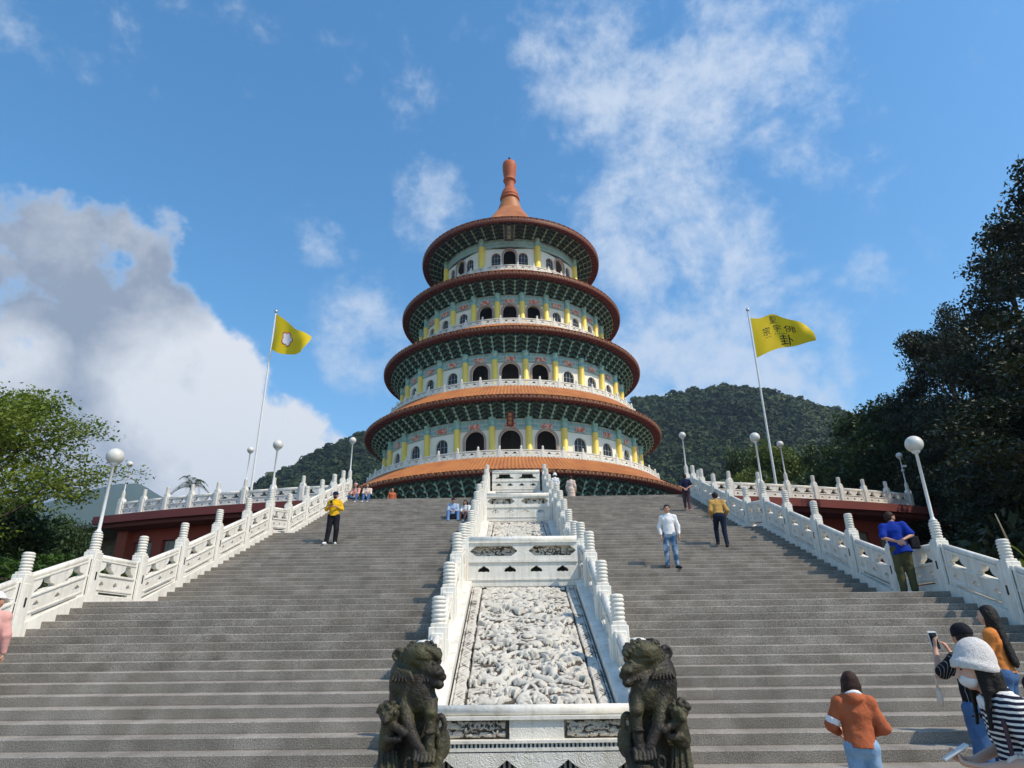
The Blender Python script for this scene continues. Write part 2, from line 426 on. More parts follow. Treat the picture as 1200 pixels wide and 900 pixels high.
def run(root, pts, slots=0, up=2, low=3, skip=(), zoff=.14, hs=lambda p: 1.):
    """posts at the points (x, y, z), panels between them (local to root)"""
    base = np.array(root.location); wp = pts
    pts = [np.array(p)-base for p in pts]
    for p, q in zip(pts, wp): add_post(root, p, math.atan2(-(pts[1]-pts[0])[0], (pts[1]-pts[0])[1]) if abs((pts[1]-pts[0])[0]) > .01 else 0, slots, (1, 1, hs(q)))
    for a, b in zip(pts[:-1], pts[1:]):
        d = b-a; H = math.hypot(d[0], d[1]); g = .125
        me = panel_mesh(H-2*g, d[2]/H, up, low)
        s = a+d*(g/H)
        put('panel', me, root, s+np.array([0, 0, zoff]), (0, 0, math.atan2(-d[0], d[1])))

POSTY = [5.1, 6.7, 8.35, 10.02, 11.72, 13.5, 15.2, 16.95, 18.8, 20.7, 22.5, 24.3, 26.2, 28.1, 29.9, 31.3, 32.5]
def stringer(x0, x1, parent, lift=.13):
    ys = [5.5, 7.1, 13.318, 15.36, 22.718, 23.885, 32.026, 32.4]
    base = np.array(parent.location)
    top = [(y, nl(y)+lift) for y in ys]; top[0] = (5.5, .13); top[1] = (6.9, .16)
    bot = [(y, max(-.3, nl(y)-1.2)) for y in ys]
    V = []
    for x in (x0, x1): V += [(x, y, z) for y, z in top]+[(x, y, z) for y, z in bot]
    n = len(ys); k = 2*n; Fc = []
    for i in range(n-1):
        Fc += [(i, i+1, k+i+1, k+i), (n+i, k+n+i, k+n+i+1, n+i+1), (i, n+i, n+i+1, i+1), (k+i, k+i+1, k+n+i+1, k+n+i)]
    Fc += [(0, k, k+n, n), (n-1, 2*n-1, k+2*n-1, k+n-1)]
    m = MB(); m.add(np.array(V)-base, Fc); return m.build('stringer', M['white'], parent)
for sx, lab in ((-1, 'long white stone stair balustrade in full sun, with ringed post caps, beside the yellow-shirted man'),
                (1, 'long white stone stair balustrade with shaded inner face, where the person in blue leans')):
    t = thing('stair_balustrade', lab, 'balustrade', (sx*8.68, 13.36, 2.47), group='stone balustrades flanking the stairs')
    stringer(sx*8.5, sx*8.88, t)
    run(t, [(sx*8.62, y, nl(y) if y > 6.9 else 0.) for y in POSTY], slots=-sx, hs=lambda p: .93 if p[1] < 14.5 else 1.06)

# ================================================================ carved ramp up the middle of the stairs
RA = .0155; RX, RY = .308, 7.1
def rloc(x, y, z): return np.array([RX+x*math.cos(RA)-(y-RY)*math.sin(RA), RY+x*math.sin(RA)+(y-RY)*math.cos(RA), z])
ramp = thing('carved_ramp', 'white carved stone ramp with dragon relief slabs rising through the middle of the stairs', 'stone ramp', (RX, RY, 0), RA)
def rput(mb, name, mats, parent=None): 
    return mb.build(name, mats, parent or ramp)
def relief_mesh(W, L, seed, res=.013, fine=1.):
    nx, ny = int(W/res), int(L/res)
    x = np.linspace(-W/2, W/2, nx); y = np.linspace(0, L, ny); X, Y = np.meshgrid(x, y, indexing='ij')
    H = np.zeros_like(X); g = np.random.default_rng(seed)
    brd = .17 if fine >= 1 else .02
    in_w = W/2-brd-.02
    def dome(cx, cy, ax, ay, h, ang=0., ring=0., add=0.):
        r = max(ax, ay); i0, i1 = np.searchsorted(x, [cx-r, cx+r]); j0, j1 = np.searchsorted(y, [cy-r, cy+r])
        if i1 <= i0 or j1 <= j0: return
        dx = X[i0:i1,j0:j1]-cx; dy = Y[i0:i1,j0:j1]-cy
        u = (dx*math.cos(ang)+dy*math.sin(ang))/ax; v = (-dx*math.sin(ang)+dy*math.cos(ang))/ay
        d = u*u+v*v; q = h*np.sqrt(np.clip(1-d, 0, 1))+add*(d < 1)
        if ring: q = q*(1-ring*np.exp(-((np.sqrt(d)-.6)/.10)**2))
        H[i0:i1,j0:j1] = np.maximum(H[i0:i1,j0:j1], q)
    def curl(cx, cy, s, hand, h):                      # a cloud curl: beads along a spiral
        for k in range(9):
            a = hand*(k*.62)+s*40; r = s*(1-.09*k); dome(cx+r*math.cos(a)*1.25, cy+r*math.sin(a), s*.42, s*.36, h*(.7+.04*k), a, .4)
    top = L*.80 if L > 2 else L
    for _ in range(int(230*W*L/fine**2)):              # scale-like cloud lappets, crisp where they overlap
        cy = g.uniform(0, L); s = g.uniform(.035, .075)*fine*(.7 if cy > top else 1); dome(g.uniform(-in_w, in_w), cy, s*g.uniform(1.1, 2.), s*.75, g.uniform(.010, .03)*fine**.5, g.uniform(-.35, .35), .35, g.uniform(.0, .035)*fine**.5)
    if fine >= 1:
        for q in range(int(4.6*L)):                    # coiling bodies, limbs and scrolls, much the same on both sides
            cx, cy = g.uniform(.08, in_w-.10), g.uniform(.05, top-.1); rad = g.uniform(.10, .30); a0 = g.uniform(0, 6.28); sp = g.uniform(1.0, 2.6)*g.choice([-1, 1]); r0 = g.uniform(.050, .095); sh = g.uniform(-.06, .06, 2); b0 = g.uniform(.015, .05)
            n = int(abs(sp)*rad/.010)+8
            for m in (-1, 1):
                for k in range(n):
                    f = k/n; a = a0+sp*f; r = r0*(1.1-.65*f); dome(m*(cx+rad*math.cos(a))+sh[0]*(m > 0), cy+rad*math.sin(a)+sh[1]*(m > 0), r, r, .065*(1-.3*f), 0, 0, b0)
                for _ in range(6): dome(m*(cx+rad*math.cos(a0+sp))+g.uniform(-.09, .09), cy+rad*math.sin(a0+sp)+g.uniform(-.09, .09), g.uniform(.05, .11), .022, .06, g.uniform(-1.5, 1.5), 0, b0+.015)
                for _ in range(3): dome(m*(cx+rad*math.cos(a0))+g.uniform(-.07, .07), cy+rad*math.sin(a0)+g.uniform(-.07, .07), g.uniform(.05, .08), g.uniform(.04, .06), .07, 0, .4, b0)
        for cy in (.10*L, .57*L):                      # heads and the pearl between them
            dome(0, cy, .15, .15, .12, 0, .30, .02); dome(0, cy-.03, .06, .05, .03, 0, 0, .10)
            for a in range(14): dome(.21*math.cos(a*.449), cy+.21*math.sin(a*.449), .055, .028, .06, a*.449, 0, .03)
            for m in (-1, 1):
                dome(m*.40, cy-.10, .16, .12, .08, .3*m, .25, .04); dome(m*.30, cy-.16, .09, .055, .09, 0, 0, .05); dome(m*.46, cy+.05, .15, .032, .08, m*.6, 0, .04); dome(m*.50, cy-.06, .05, .10, .09, 0, 0, .03); dome(m*.24, cy-.07, .11, .028, .09, -m*.5, 0, .04)
    for _ in range(int((16 if fine >= 1 else 44)*W*L/fine**2)):
        cy = g.uniform(0, L)
        if cy < top: curl(g.uniform(-in_w, in_w), cy, g.uniform(.04, .075)*fine, g.choice([-1, 1]), g.uniform(.06, .10)*fine**.5)
    H *= np.clip((in_w-np.abs(X))/.015, 0, 1)*np.clip(Y/.03, 0, 1)*np.clip((L-Y)/.03, 0, 1)
    if fine >= 1:
        edge = np.abs(X) > in_w+.012
        e = np.abs(X)-in_w; zig = np.abs(((Y*3.2) % 1)-.5)*2; band = .045-.010*(np.abs(e/.15-.08-zig*.84) < .10)-.008*(np.abs(((Y*6.4+e*8) % 1)-.5) < .10)-.014*(np.abs(e-.022) < .010)-.014*(np.abs(e-.165) < .010)
        H = np.where(edge, band, H)
    H = H+.006*(fbm(np.stack([X*45, Y*45, X*0], -1), 2, seed)-.5)
    if fine >= 1:                                      # deep undercut hollows between the figures
        for q in range(int(5*L)):
            cx, cy = g.uniform(0, in_w-.08), g.uniform(.05, top); sx, sy = g.uniform(.04, .12), g.uniform(.03, .075); an = g.uniform(-.8, .8)
            for m in (-1, 1):
                dx = X-m*cx; dy = Y-cy; u = (dx*math.cos(an*m)+dy*math.sin(an*m))/sx; v = (-dx*math.sin(an*m)+dy*math.cos(an*m))/sy
                H = H-np.clip((1-u*u-v*v)*3, 0, 1)*np.clip(H+.035, 0, .16)*(np.abs(X) < in_w)
    return X, Y, H
def blur(A, r):
    for ax in (0, 1):
        P = np.concatenate([np.repeat(np.take(A, [0], ax), r+1, ax), A, np.repeat(np.take(A, [-1], ax), r, ax)], ax); Cs = np.cumsum(P, ax); n = A.shape[ax]
        A = (np.take(Cs, range(2*r+1, 2*r+1+n), ax)-np.take(Cs, range(0, n), ax))/(2*r+1)
    return A
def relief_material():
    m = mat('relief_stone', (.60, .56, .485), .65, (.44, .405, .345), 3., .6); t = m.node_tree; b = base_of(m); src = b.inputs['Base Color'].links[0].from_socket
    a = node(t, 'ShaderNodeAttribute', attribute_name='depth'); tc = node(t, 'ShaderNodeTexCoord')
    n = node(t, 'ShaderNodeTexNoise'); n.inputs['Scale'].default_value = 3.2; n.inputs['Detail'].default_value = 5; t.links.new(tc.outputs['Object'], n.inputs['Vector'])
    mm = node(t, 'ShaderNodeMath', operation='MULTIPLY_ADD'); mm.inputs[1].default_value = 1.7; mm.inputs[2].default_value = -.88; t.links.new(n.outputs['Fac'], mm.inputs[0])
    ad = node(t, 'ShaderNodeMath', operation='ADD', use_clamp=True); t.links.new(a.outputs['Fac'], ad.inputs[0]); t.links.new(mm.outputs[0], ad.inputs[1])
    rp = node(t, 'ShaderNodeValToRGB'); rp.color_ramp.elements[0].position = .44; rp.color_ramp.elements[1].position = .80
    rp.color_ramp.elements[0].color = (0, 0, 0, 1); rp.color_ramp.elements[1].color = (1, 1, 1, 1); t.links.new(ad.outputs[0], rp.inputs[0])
    mx = node(t, 'ShaderNodeMix', data_type='RGBA'); mx.inputs[7].default_value = (.075, .056, .042, 1); t.links.new(rp.outputs[0], mx.inputs[0]); t.links.new(src, mx.inputs[6])  # dirt brown in the crevices, also painting in the shade under overhangs
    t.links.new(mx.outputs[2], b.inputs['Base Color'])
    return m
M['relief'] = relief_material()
def relief(name, W, origin, du, dv, L, seed, parent, res=.013, amp=1., fine=1.):
    """relief slab: u axis du, length axis dv, bulging along du x dv"""
    X, Y, H = relief_mesh(W, L, seed, res, fine)
    du = np.array(du, float); dv = np.array(dv, float); dv /= np.linalg.norm(dv); nn = np.cross(du, dv)
    P = np.array(origin)+X[...,None]*du+Y[...,None]*dv+H[...,None]*nn*amp
    nx, ny = X.shape; idx = np.arange(nx*ny).reshape(nx, ny)
    Q = np.stack([idx[:-1,:-1], idx[1:,:-1], idx[1:,1:], idx[:-1,1:]], -1).reshape(-1, 4)
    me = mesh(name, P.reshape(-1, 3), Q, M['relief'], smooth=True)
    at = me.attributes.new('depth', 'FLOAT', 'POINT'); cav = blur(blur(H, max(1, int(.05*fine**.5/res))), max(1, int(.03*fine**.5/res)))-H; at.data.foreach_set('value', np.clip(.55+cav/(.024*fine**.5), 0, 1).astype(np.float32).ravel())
    return put(name, me, parent)
SL = .3768
ln = math.hypot(1, SL)
def ry(Y): return Y-RY
# relief slabs (local coordinates: x across, y up the stairs from RY)
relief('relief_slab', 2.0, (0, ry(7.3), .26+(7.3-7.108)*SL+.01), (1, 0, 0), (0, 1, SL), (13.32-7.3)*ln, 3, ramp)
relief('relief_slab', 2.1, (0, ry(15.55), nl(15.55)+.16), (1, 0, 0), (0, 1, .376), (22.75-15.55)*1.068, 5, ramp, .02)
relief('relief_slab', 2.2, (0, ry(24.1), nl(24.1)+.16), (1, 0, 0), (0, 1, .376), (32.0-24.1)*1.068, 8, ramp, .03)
def slope_box(x0, x1, ys, top, depth=1.5):
    m = MB(); n = len(ys); V = []
    for x in (x0, x1): V += [(x, ry(y), z) for y, z in zip(ys, top)]+[(x, ry(y), z-depth) for y, z in zip(ys, top)]
    k = 2*n; Fc = []
    for i in range(n-1): Fc += [(i, i+1, k+i+1, k+i), (n+i, k+n+i, k+n+i+1, n+i+1), (i, n+i, n+i+1, i+1), (k+i, k+i+1, k+n+i+1, k+n+i)]
    Fc += [(0, k, k+n, n), (n-1, 2*n-1, k+2*n-1, k+n-1)]
    m.add(V, Fc); return m
ysr = [7.12, 13.318, 15.36, 22.718, 23.885, 32.026, 32.5]
core = slope_box(-1.02, 1.02, ysr, [nl(y)+.115 for y in ysr]); core.build('ramp_body', M['white'], ramp)
for s in (-1, 1):
    slope_box(s*1.03, s*1.50, ysr, [nl(y)+.30 for y in ysr], 1.8).build('side_kerb', M['white'], ramp)
# flanking balustrades
IPY = [8.30, 9.75, 11.3, 12.95, 14.6, 16.2, 17.8, 19.4, 21.0, 22.6, 24.2, 26.1, 28.1, 30.1, 32.1]
iw = lambda y: 1.27+.008*max(0, y-9.7)
ih = lambda y: float(np.interp(y, [8, 11, 13, 14.6, 17, 32], [-.37, -.28, -.14, .17, .14, .2]))
for s in (-1, 1):
    pts = [(s*iw(y), ry(y), nl(y)+ih(y)) for y in IPY]
    for p in pts: add_post(ramp, p)
    for a, b in zip(pts[:-1], pts[1:]):
        a = np.array(a); b = np.array(b); H = b[1]-a[1]; g = .125
        put('flank_panel', panel_mesh(H-2*g, (b[2]-a[2])/H, 2, 3), ramp, a+(b-a)*(g/H)+np.array([0, 0, .19]), (0, 0, math.atan2(-(b-a)[0], H)))
# cross balustrades on the landings
def cross(Y, z, W, H, openings):
    th = .16; hol = []
    if openings == 'hex':
        for c in (-.27*W, .27*W): hol.append([(c-.22*W, .70*H), (c-.16*W, .60*H), (c+.16*W, .60*H), (c+.22*W, .70*H), (c+.16*W, .81*H), (c-.16*W, .81*H)])
    else:
        for c in (-.24*W, .24*W): hol.append([(c-.20*W, .60*H), (c+.20*W, .60*H), (c+.17*W, .66*H), (c+.12*W, .70*H), (c+.11*W, .82*H), (c-.11*W, .82*H), (c-.12*W, .70*H), (c-.17*W, .66*H)])
    for i in range(4): hol.append(foil(W*(-.36+.24*i), .28*H, .11*W, .13*H))
    V, Fc = plate([(-W/2, 0), (W/2, 0), (W/2, .88*H), (-W/2, .88*H)], hol, th)
    m = MB(); m.add(np.stack([V[:,0], ry(Y)+V[:,2], z+V[:,1]], 1), Fc, 0)
    for v, h, t in ((.47, .05, .22), (.12, .03, .2), (.86, .03, .22)): m.box((0, ry(Y), z+(v+h/2)*H), (W, t, h*H), m=1)
    m.tube([(-W/2, ry(Y), z+.94*H), (W/2, ry(Y), z+.94*H)], .065, 12, 1)
    o = m.build('cross_balustrade', [M['white_carved'], M['white']], ramp)
    return o
c = cross(13.5, nl(13.4)+.20, 2.2, .98, 'hex')
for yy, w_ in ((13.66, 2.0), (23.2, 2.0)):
    m = MB(); m.box((0, ry(yy), nl(yy)+.52), (w_, .02, .22)); m.build('hollow_shade_sheet', M['slot'], ramp)  # black sheet added behind the lower openings to stand for their shade
m = MB(); m.box((0, ry(13.52), nl(13.4)+.15), (1.9, .1, .06)); m.build('gap_shade_bar', M['slot'], ramp)  # black bar painting the shade in the gap under the balustrade
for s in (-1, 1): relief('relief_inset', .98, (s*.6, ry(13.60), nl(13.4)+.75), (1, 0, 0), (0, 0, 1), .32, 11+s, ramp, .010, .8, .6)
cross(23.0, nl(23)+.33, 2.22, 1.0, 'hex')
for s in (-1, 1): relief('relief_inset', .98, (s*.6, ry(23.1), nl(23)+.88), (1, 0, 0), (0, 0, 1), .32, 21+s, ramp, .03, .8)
cross(32.15, TOPZ+.25, 2.4, 1.15, 'top')
# front wall at the foot of the ramp
m = MB()
nich = []
for i in range(4):
    c = -.855+.57*i
    nich.append([(c-.15, .12), (c+.15, .12), (c+.15, .50), (c+.13, .555), (c+.06, .595), (c, .64), (c-.06, .595), (c-.13, .555), (c-.15, .50)])
V, Fc = plate([(-1.2, 0), (1.2, 0), (1.2, .70), (-1.2, .70)], nich, .12)
m.add(np.stack([V[:,0], -.16+V[:,2], V[:,1]], 1), Fc, 0)
m.box((0, -.03, .40), (2.36, .1, .80), m=1)
m.box((0, -.14, .725), (2.40, .17, .03), m=1); m.box((0, -.14, .79), (2.44, .20, .025), m=1)
for i in range(60): m.box((-1.17+i*.0397, -.165, .758), (.02, .12, .036), m=1)
m.box((0, -.06, .885), (2.34, .10, .165), m=1)
m.box((0, -.10, .985), (2.34, .20, .03), m=1)
m.box((0, -.145, .885), (.52, .05, .165), m=0)
for s in (-1, 1): m.box((s*1.10, -.145, .885), (.16, .05, .165), m=0)
m.tube([(-1.14, -.10, 1.045), (1.14, -.10, 1.045)], .05, 14, 1)
fw = m.build('front_wall', [M['white_carved'], M['white']], ramp)
m = MB()
for i in range(4):
    c = -.855+.57*i
    for j in range(6): m.box((c-.125+j*.05, -.135, .37), (.022, .03, .5))
m.build('niche_bars', mat('niche_bars', (.42, .40, .36), .6), ramp)
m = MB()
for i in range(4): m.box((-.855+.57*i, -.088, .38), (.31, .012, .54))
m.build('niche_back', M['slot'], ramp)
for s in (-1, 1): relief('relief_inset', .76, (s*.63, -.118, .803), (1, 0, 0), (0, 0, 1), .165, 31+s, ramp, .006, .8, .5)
# ================================================================ sculpting with distance fields
class Sdf:
    def __init__(s): s.p = []; s.lo = []; s.hi = []
    def _b(s, lo, hi, op):
        if op == 'u': s.lo.append(lo); s.hi.append(hi)
    def rc(s, a, b, r1, r2=None, k=.02, flat=False, sq=None, op='u'):
        """tapered limb from a to b; sq=(axis, factor) flattens its section"""
        a = np.asarray(a, float); b = np.asarray(b, float); r2 = r1 if r2 is None else r2
        rm = max(r1, r2); lo = np.minimum(a, b)-rm; hi = np.maximum(a, b)+rm; s._b(lo, hi, op)
        ab = b-a; L2 = float(ab@ab)+1e-12; L = math.sqrt(L2)
        def f(P):
            q = P-a; t0 = (q@ab)/L2; t = np.clip(t0, 0, 1); q = q-t[...,None]*ab
            if sq is not None:
                n = np.asarray(sq[0], float); n = n/np.linalg.norm(n); q = q+n*((q@n)*(1/sq[1]-1))[...,None]
            d = np.linalg.norm(q, axis=-1)-(r1+(r2-r1)*t)
            if sq is not None: d = d*min(1, sq[1]*1.2)
            if flat: d = np.maximum(d, (np.abs(t0-.5)-.5)*L)
            return d
        s.p.append((f, lo, hi, k, op)); return s
    def el(s, c, r, Rm=None, k=.02, op='u'):
        c = np.asarray(c, float); r = np.asarray(r, float)*np.ones(3); rm = r.max(); lo, hi = c-rm, c+rm; s._b(lo, hi, op)
        def f(P):
            q = P-c
            if Rm is not None: q = q@np.asarray(Rm)
            k0 = np.linalg.norm(q/r, axis=-1); k1 = np.linalg.norm(q/(r*r), axis=-1)
            return k0*(k0-1)/np.maximum(k1, 1e-9)
        s.p.append((f, lo, hi, k, op)); return s
    def bx(s, c, h, Rm=None, rd=.01, k=.01, op='u'):
        c = np.asarray(c, float); h = np.asarray(h, float); rm = np.linalg.norm(h); lo, hi = c-rm, c+rm; s._b(lo, hi, op)
        def f(P):
            q = P-c
            if Rm is not None: q = q@np.asarray(Rm)
            q = np.abs(q)-(h-rd)
            return np.linalg.norm(np.maximum(q, 0), axis=-1)+np.minimum(q.max(-1), 0)-rd
        s.p.append((f, lo, hi, k, op)); return s
    def cut(s, p, n, k=0.):
        p = np.asarray(p, float); n = np.asarray(n, float)
        s.p.append((lambda P: (P-p)@n, None, None, k, 'i')); return s
    def mesh(s, name, h, mats, noise=None):
        lo = np.min(s.lo, 0)-3*h; hi = np.max(s.hi, 0)+3*h
        n = np.ceil((hi-lo)/h).astype(int)+1
        ax = [lo[i]+h*np.arange(n[i]) for i in range(3)]
        D = np.full(tuple(n), 9., np.float32)
        for f, a, b, k, op in s.p:
            if op == 'i':
                P = np.stack(np.meshgrid(*ax, indexing='ij'), -1); D = np.maximum(D, f(P).astype(np.float32)); continue
            mg = k+3*h
            sl = tuple(slice(max(0, int((a[i]-mg-lo[i])/h)), min(n[i], int((b[i]+mg-lo[i])/h)+2)) for i in range(3))
            if any(q.stop <= q.start for q in sl): continue
            P = np.stack(np.meshgrid(*[ax[i][sl[i]] for i in range(3)], indexing='ij'), -1)
            d = f(P).astype(np.float32); e = D[sl]
            if op == 'u':
                if k > 0:
                    hh = np.maximum(k-np.abs(d-e), 0)/k; D[sl] = np.minimum(d, e)-hh*hh*k*.25
                else: D[sl] = np.minimum(d, e)
            else:
                if k > 0:
                    hh = np.maximum(k-np.abs(-d-e), 0)/k; D[sl] = np.maximum(-d, e)+hh*hh*k*.25
                else: D[sl] = np.maximum(e, -d)
        V, Q = nets(D); V = lo+V*h
        if noise:
            amp, sc, sd = noise; V = V+amp*(np.stack([fbm(V*sc+q*17, 3, sd+q) for q in range(3)], -1)-.5)
        return mesh(name, V, Q, mats, smooth=True)
def nets(D):
    S = D < 0; n = D.shape
    acc = np.zeros((n[0]-1, n[1]-1, n[2]-1, 3), np.float32); cnt = np.zeros((n[0]-1, n[1]-1, n[2]-1), np.float32)
    for axis in range(3):
        sa = [slice(None)]*3; sb = [slice(None)]*3; sa[axis] = slice(0, -1); sb[axis] = slice(1, None)
        A = D[tuple(sa)]; B = D[tuple(sb)]; X = (A < 0) != (B < 0); T = np.where(X, A/np.where(X, A-B, 1), 0)
        o = [q for q in range(3) if q != axis]
        for i in (0, 1):
            for j in (0, 1):
                sl = [slice(None)]*3
                sl[o[0]] = slice(i, i+n[o[0]]-1); sl[o[1]] = slice(j, j+n[o[1]]-1)
                x = X[tuple(sl)]; t = T[tuple(sl)]
                cnt += x; acc[...,axis] += t; acc[...,o[0]] += x*i; acc[...,o[1]] += x*j
    cell = cnt > 0; idx = np.full(cell.shape, -1, np.int64); idx[cell] = np.arange(cell.sum())
    I = np.argwhere(cell); V = I+acc[cell]/cnt[cell][:,None]
    Q = []
    for axis in range(3):
        sa = [slice(None)]*3; sb = [slice(None)]*3; sa[axis] = slice(0, -1); sb[axis] = slice(1, None)
        a = S[tuple(sa)]; b = S[tuple(sb)]
        o = [(axis+1) % 3, (axis+2) % 3]
        for flip in (0, 1):
            E = np.argwhere((a & ~b) if not flip else (~a & b))
            E = E[(E[:,o[0]] > 0) & (E[:,o[1]] > 0) & (E[:,o[0]] < n[o[0]]-1) & (E[:,o[1]] < n[o[1]]-1)]
            if not len(E): continue
            q = []
            for di, dj in ((0, 0), (-1, 0), (-1, -1), (0, -1)):
                e = E.copy(); e[:,o[0]] += di; e[:,o[1]] += dj; q.append(idx[e[:,0], e[:,1], e[:,2]])
            q = np.stack(q, 1)
            Q.append(q[:,::-1] if flip else q)
    Q = np.concatenate(Q); Q = Q[(Q >= 0).all(1)]
    return V, Q

# ---------------------------------------------------------------- people
def cloth(name, c, c2=None, sc=14, bump=.25): return mat(name, c, .85, c2 or tuple(q*.7 for q in c), sc, .5, bump=bump, bscale=34, spec=.15)
M['skin'] = mat('skin', (.50, .27, .18), .5, (.44, .21, .14), 9, .5, spec=.35)
M['skin_pale'] = mat('skin_pale', (.60, .37, .27), .5, (.54, .29, .21), 9, .5, spec=.35)
M['hair'] = mat('hair_black', (.010, .008, .007), .6, (.02, .015, .012), 60, .5, spec=.22, stretch=(1, 1, .12), bump=.5, bscale=60)
M['hair_brown'] = mat('hair_brown', (.030, .012, .009), .6, (.045, .020, .014), 60, .5, spec=.22, stretch=(1, 1, .12), bump=.5, bscale=60)
M['eye'] = mat('eye', (.012, .01, .01), .25); M['lips'] = mat('lips', (.36, .12, .10), .5)
M['denim'] = cloth('denim', (.045, .10, .22), (.09, .17, .32), 9); M['denim_pale'] = cloth('denim_pale', (.20, .32, .47), (.34, .46, .60), 7)
M['denim_dark'] = cloth('denim_dark', (.012, .018, .04)); M['black_cloth'] = cloth('black_cloth', (.010, .010, .014), (.02, .02, .026))
M['white_cloth'] = cloth('white_cloth', (.78, .77, .76), (.66, .66, .67), 6); M['yellow_cloth'] = cloth('yellow_cloth', (.72, .42, .015), (.58, .32, .01), 6)
M['tan_cloth'] = cloth('tan_cloth', (.46, .27, .08), (.37, .21, .055), 5); M['navy_cloth'] = cloth('navy_cloth', (.010, .014, .042))
M['mauve_cloth'] = cloth('mauve_cloth', (.085, .05, .058)); M['blue_cloth'] = cloth('blue_cloth', (.006, .035, .30), (.004, .022, .2), 6)
M['olive_cloth'] = cloth('olive_cloth', (.085, .08, .035), (.055, .05, .022), 6); M['rust_cloth'] = cloth('rust_cloth', (.42, .115, .05), (.33, .085, .036), 5)
M['orange_cloth'] = cloth('orange_cloth', (.62, .21, .05), (.52, .17, .04), 6); M['pink_cloth'] = cloth('pink_cloth', (.66, .34, .30), (.56, .27, .24), 6)
M['cream_cloth'] = cloth('cream_cloth', (.68, .54, .44), (.58, .44, .36), 6); M['bluegrey_cloth'] = cloth('bluegrey_cloth', (.26, .36, .52), (.40, .48, .60), 4)
M['fluff'] = mat('white_fleece', (.80, .75, .71), .95, (.70, .64, .60), 40, .5, bump=.8, bscale=150, spec=.03)
M['mask'] = mat('white_mask', (.76, .75, .74), .8); M['shoe_white'] = mat('white_shoe', (.70, .69, .68), .6); M['shoe_dark'] = mat('dark_shoe', (.02, .018, .022), .5)
M['shoe_pink'] = mat('pink_shoe', (.55, .26, .24), .6); M['screen'] = mat('phone_screen', (.008, .008, .01), .1); M['phone_white'] = mat('phone_case', (.72, .71, .70), .35)
M['straw'] = mat('pale_strap', (.66, .56, .50), .8)
def striped(name, c1, c2, axis, freq, duty, tilt=0.):
    m = mat(name, c1, .85, bump=.3, bscale=60, spec=.15); t = m.node_tree; b = base_of(m)
    tc = node(t, 'ShaderNodeTexCoord'); sp = node(t, 'ShaderNodeSeparateXYZ'); t.links.new(tc.outputs['Object'], sp.inputs[0])
    n = node(t, 'ShaderNodeTexNoise'); n.inputs['Scale'].default_value = 5; t.links.new(tc.outputs['Object'], n.inputs['Vector'])
    wob = node(t, 'ShaderNodeMath', operation='MULTIPLY_ADD'); wob.inputs[1].default_value = .035; t.links.new(n.outputs['Fac'], wob.inputs[0]); t.links.new(sp.outputs[axis], wob.inputs[2])
    mu = node(t, 'ShaderNodeMath', operation='MULTIPLY'); mu.inputs[1].default_value = freq; t.links.new(wob.outputs[0], mu.inputs[0])
    fr = node(t, 'ShaderNodeMath', operation='FRACT'); t.links.new(mu.outputs[0], fr.inputs[0])
    gt = node(t, 'ShaderNodeMath', operation='GREATER_THAN'); gt.inputs[1].default_value = duty; t.links.new(fr.outputs[0], gt.inputs[0])
    mx = node(t, 'ShaderNodeMix', data_type='RGBA'); mx.inputs[6].default_value = (*c1, 1); mx.inputs[7].default_value = (*c2, 1); t.links.new(gt.outputs[0], mx.inputs[0])
    t.links.new(mx.outputs[2], b.inputs['Base Color']); return m
M['stripes'] = striped('striped_knit', (.74, .72, .68), (.012, .014, .032), 2, 34., .42)
M['pinstripe'] = striped('pinstripe_cloth', (.010, .010, .013), (.30, .29, .28), 0, 40., .90)

def rotz(a): c, s = math.cos(a), math.sin(a); return np.array([[c, -s, 0], [s, c, 0], [0, 0, 1.]])
def rotx(a): c, s = math.cos(a), math.sin(a); return np.array([[1, 0, 0], [0, c, -s], [0, s, c]])
def roty(a): c, s = math.cos(a), math.sin(a); return np.array([[c, 0, s], [0, 1, 0], [-s, 0, c]])
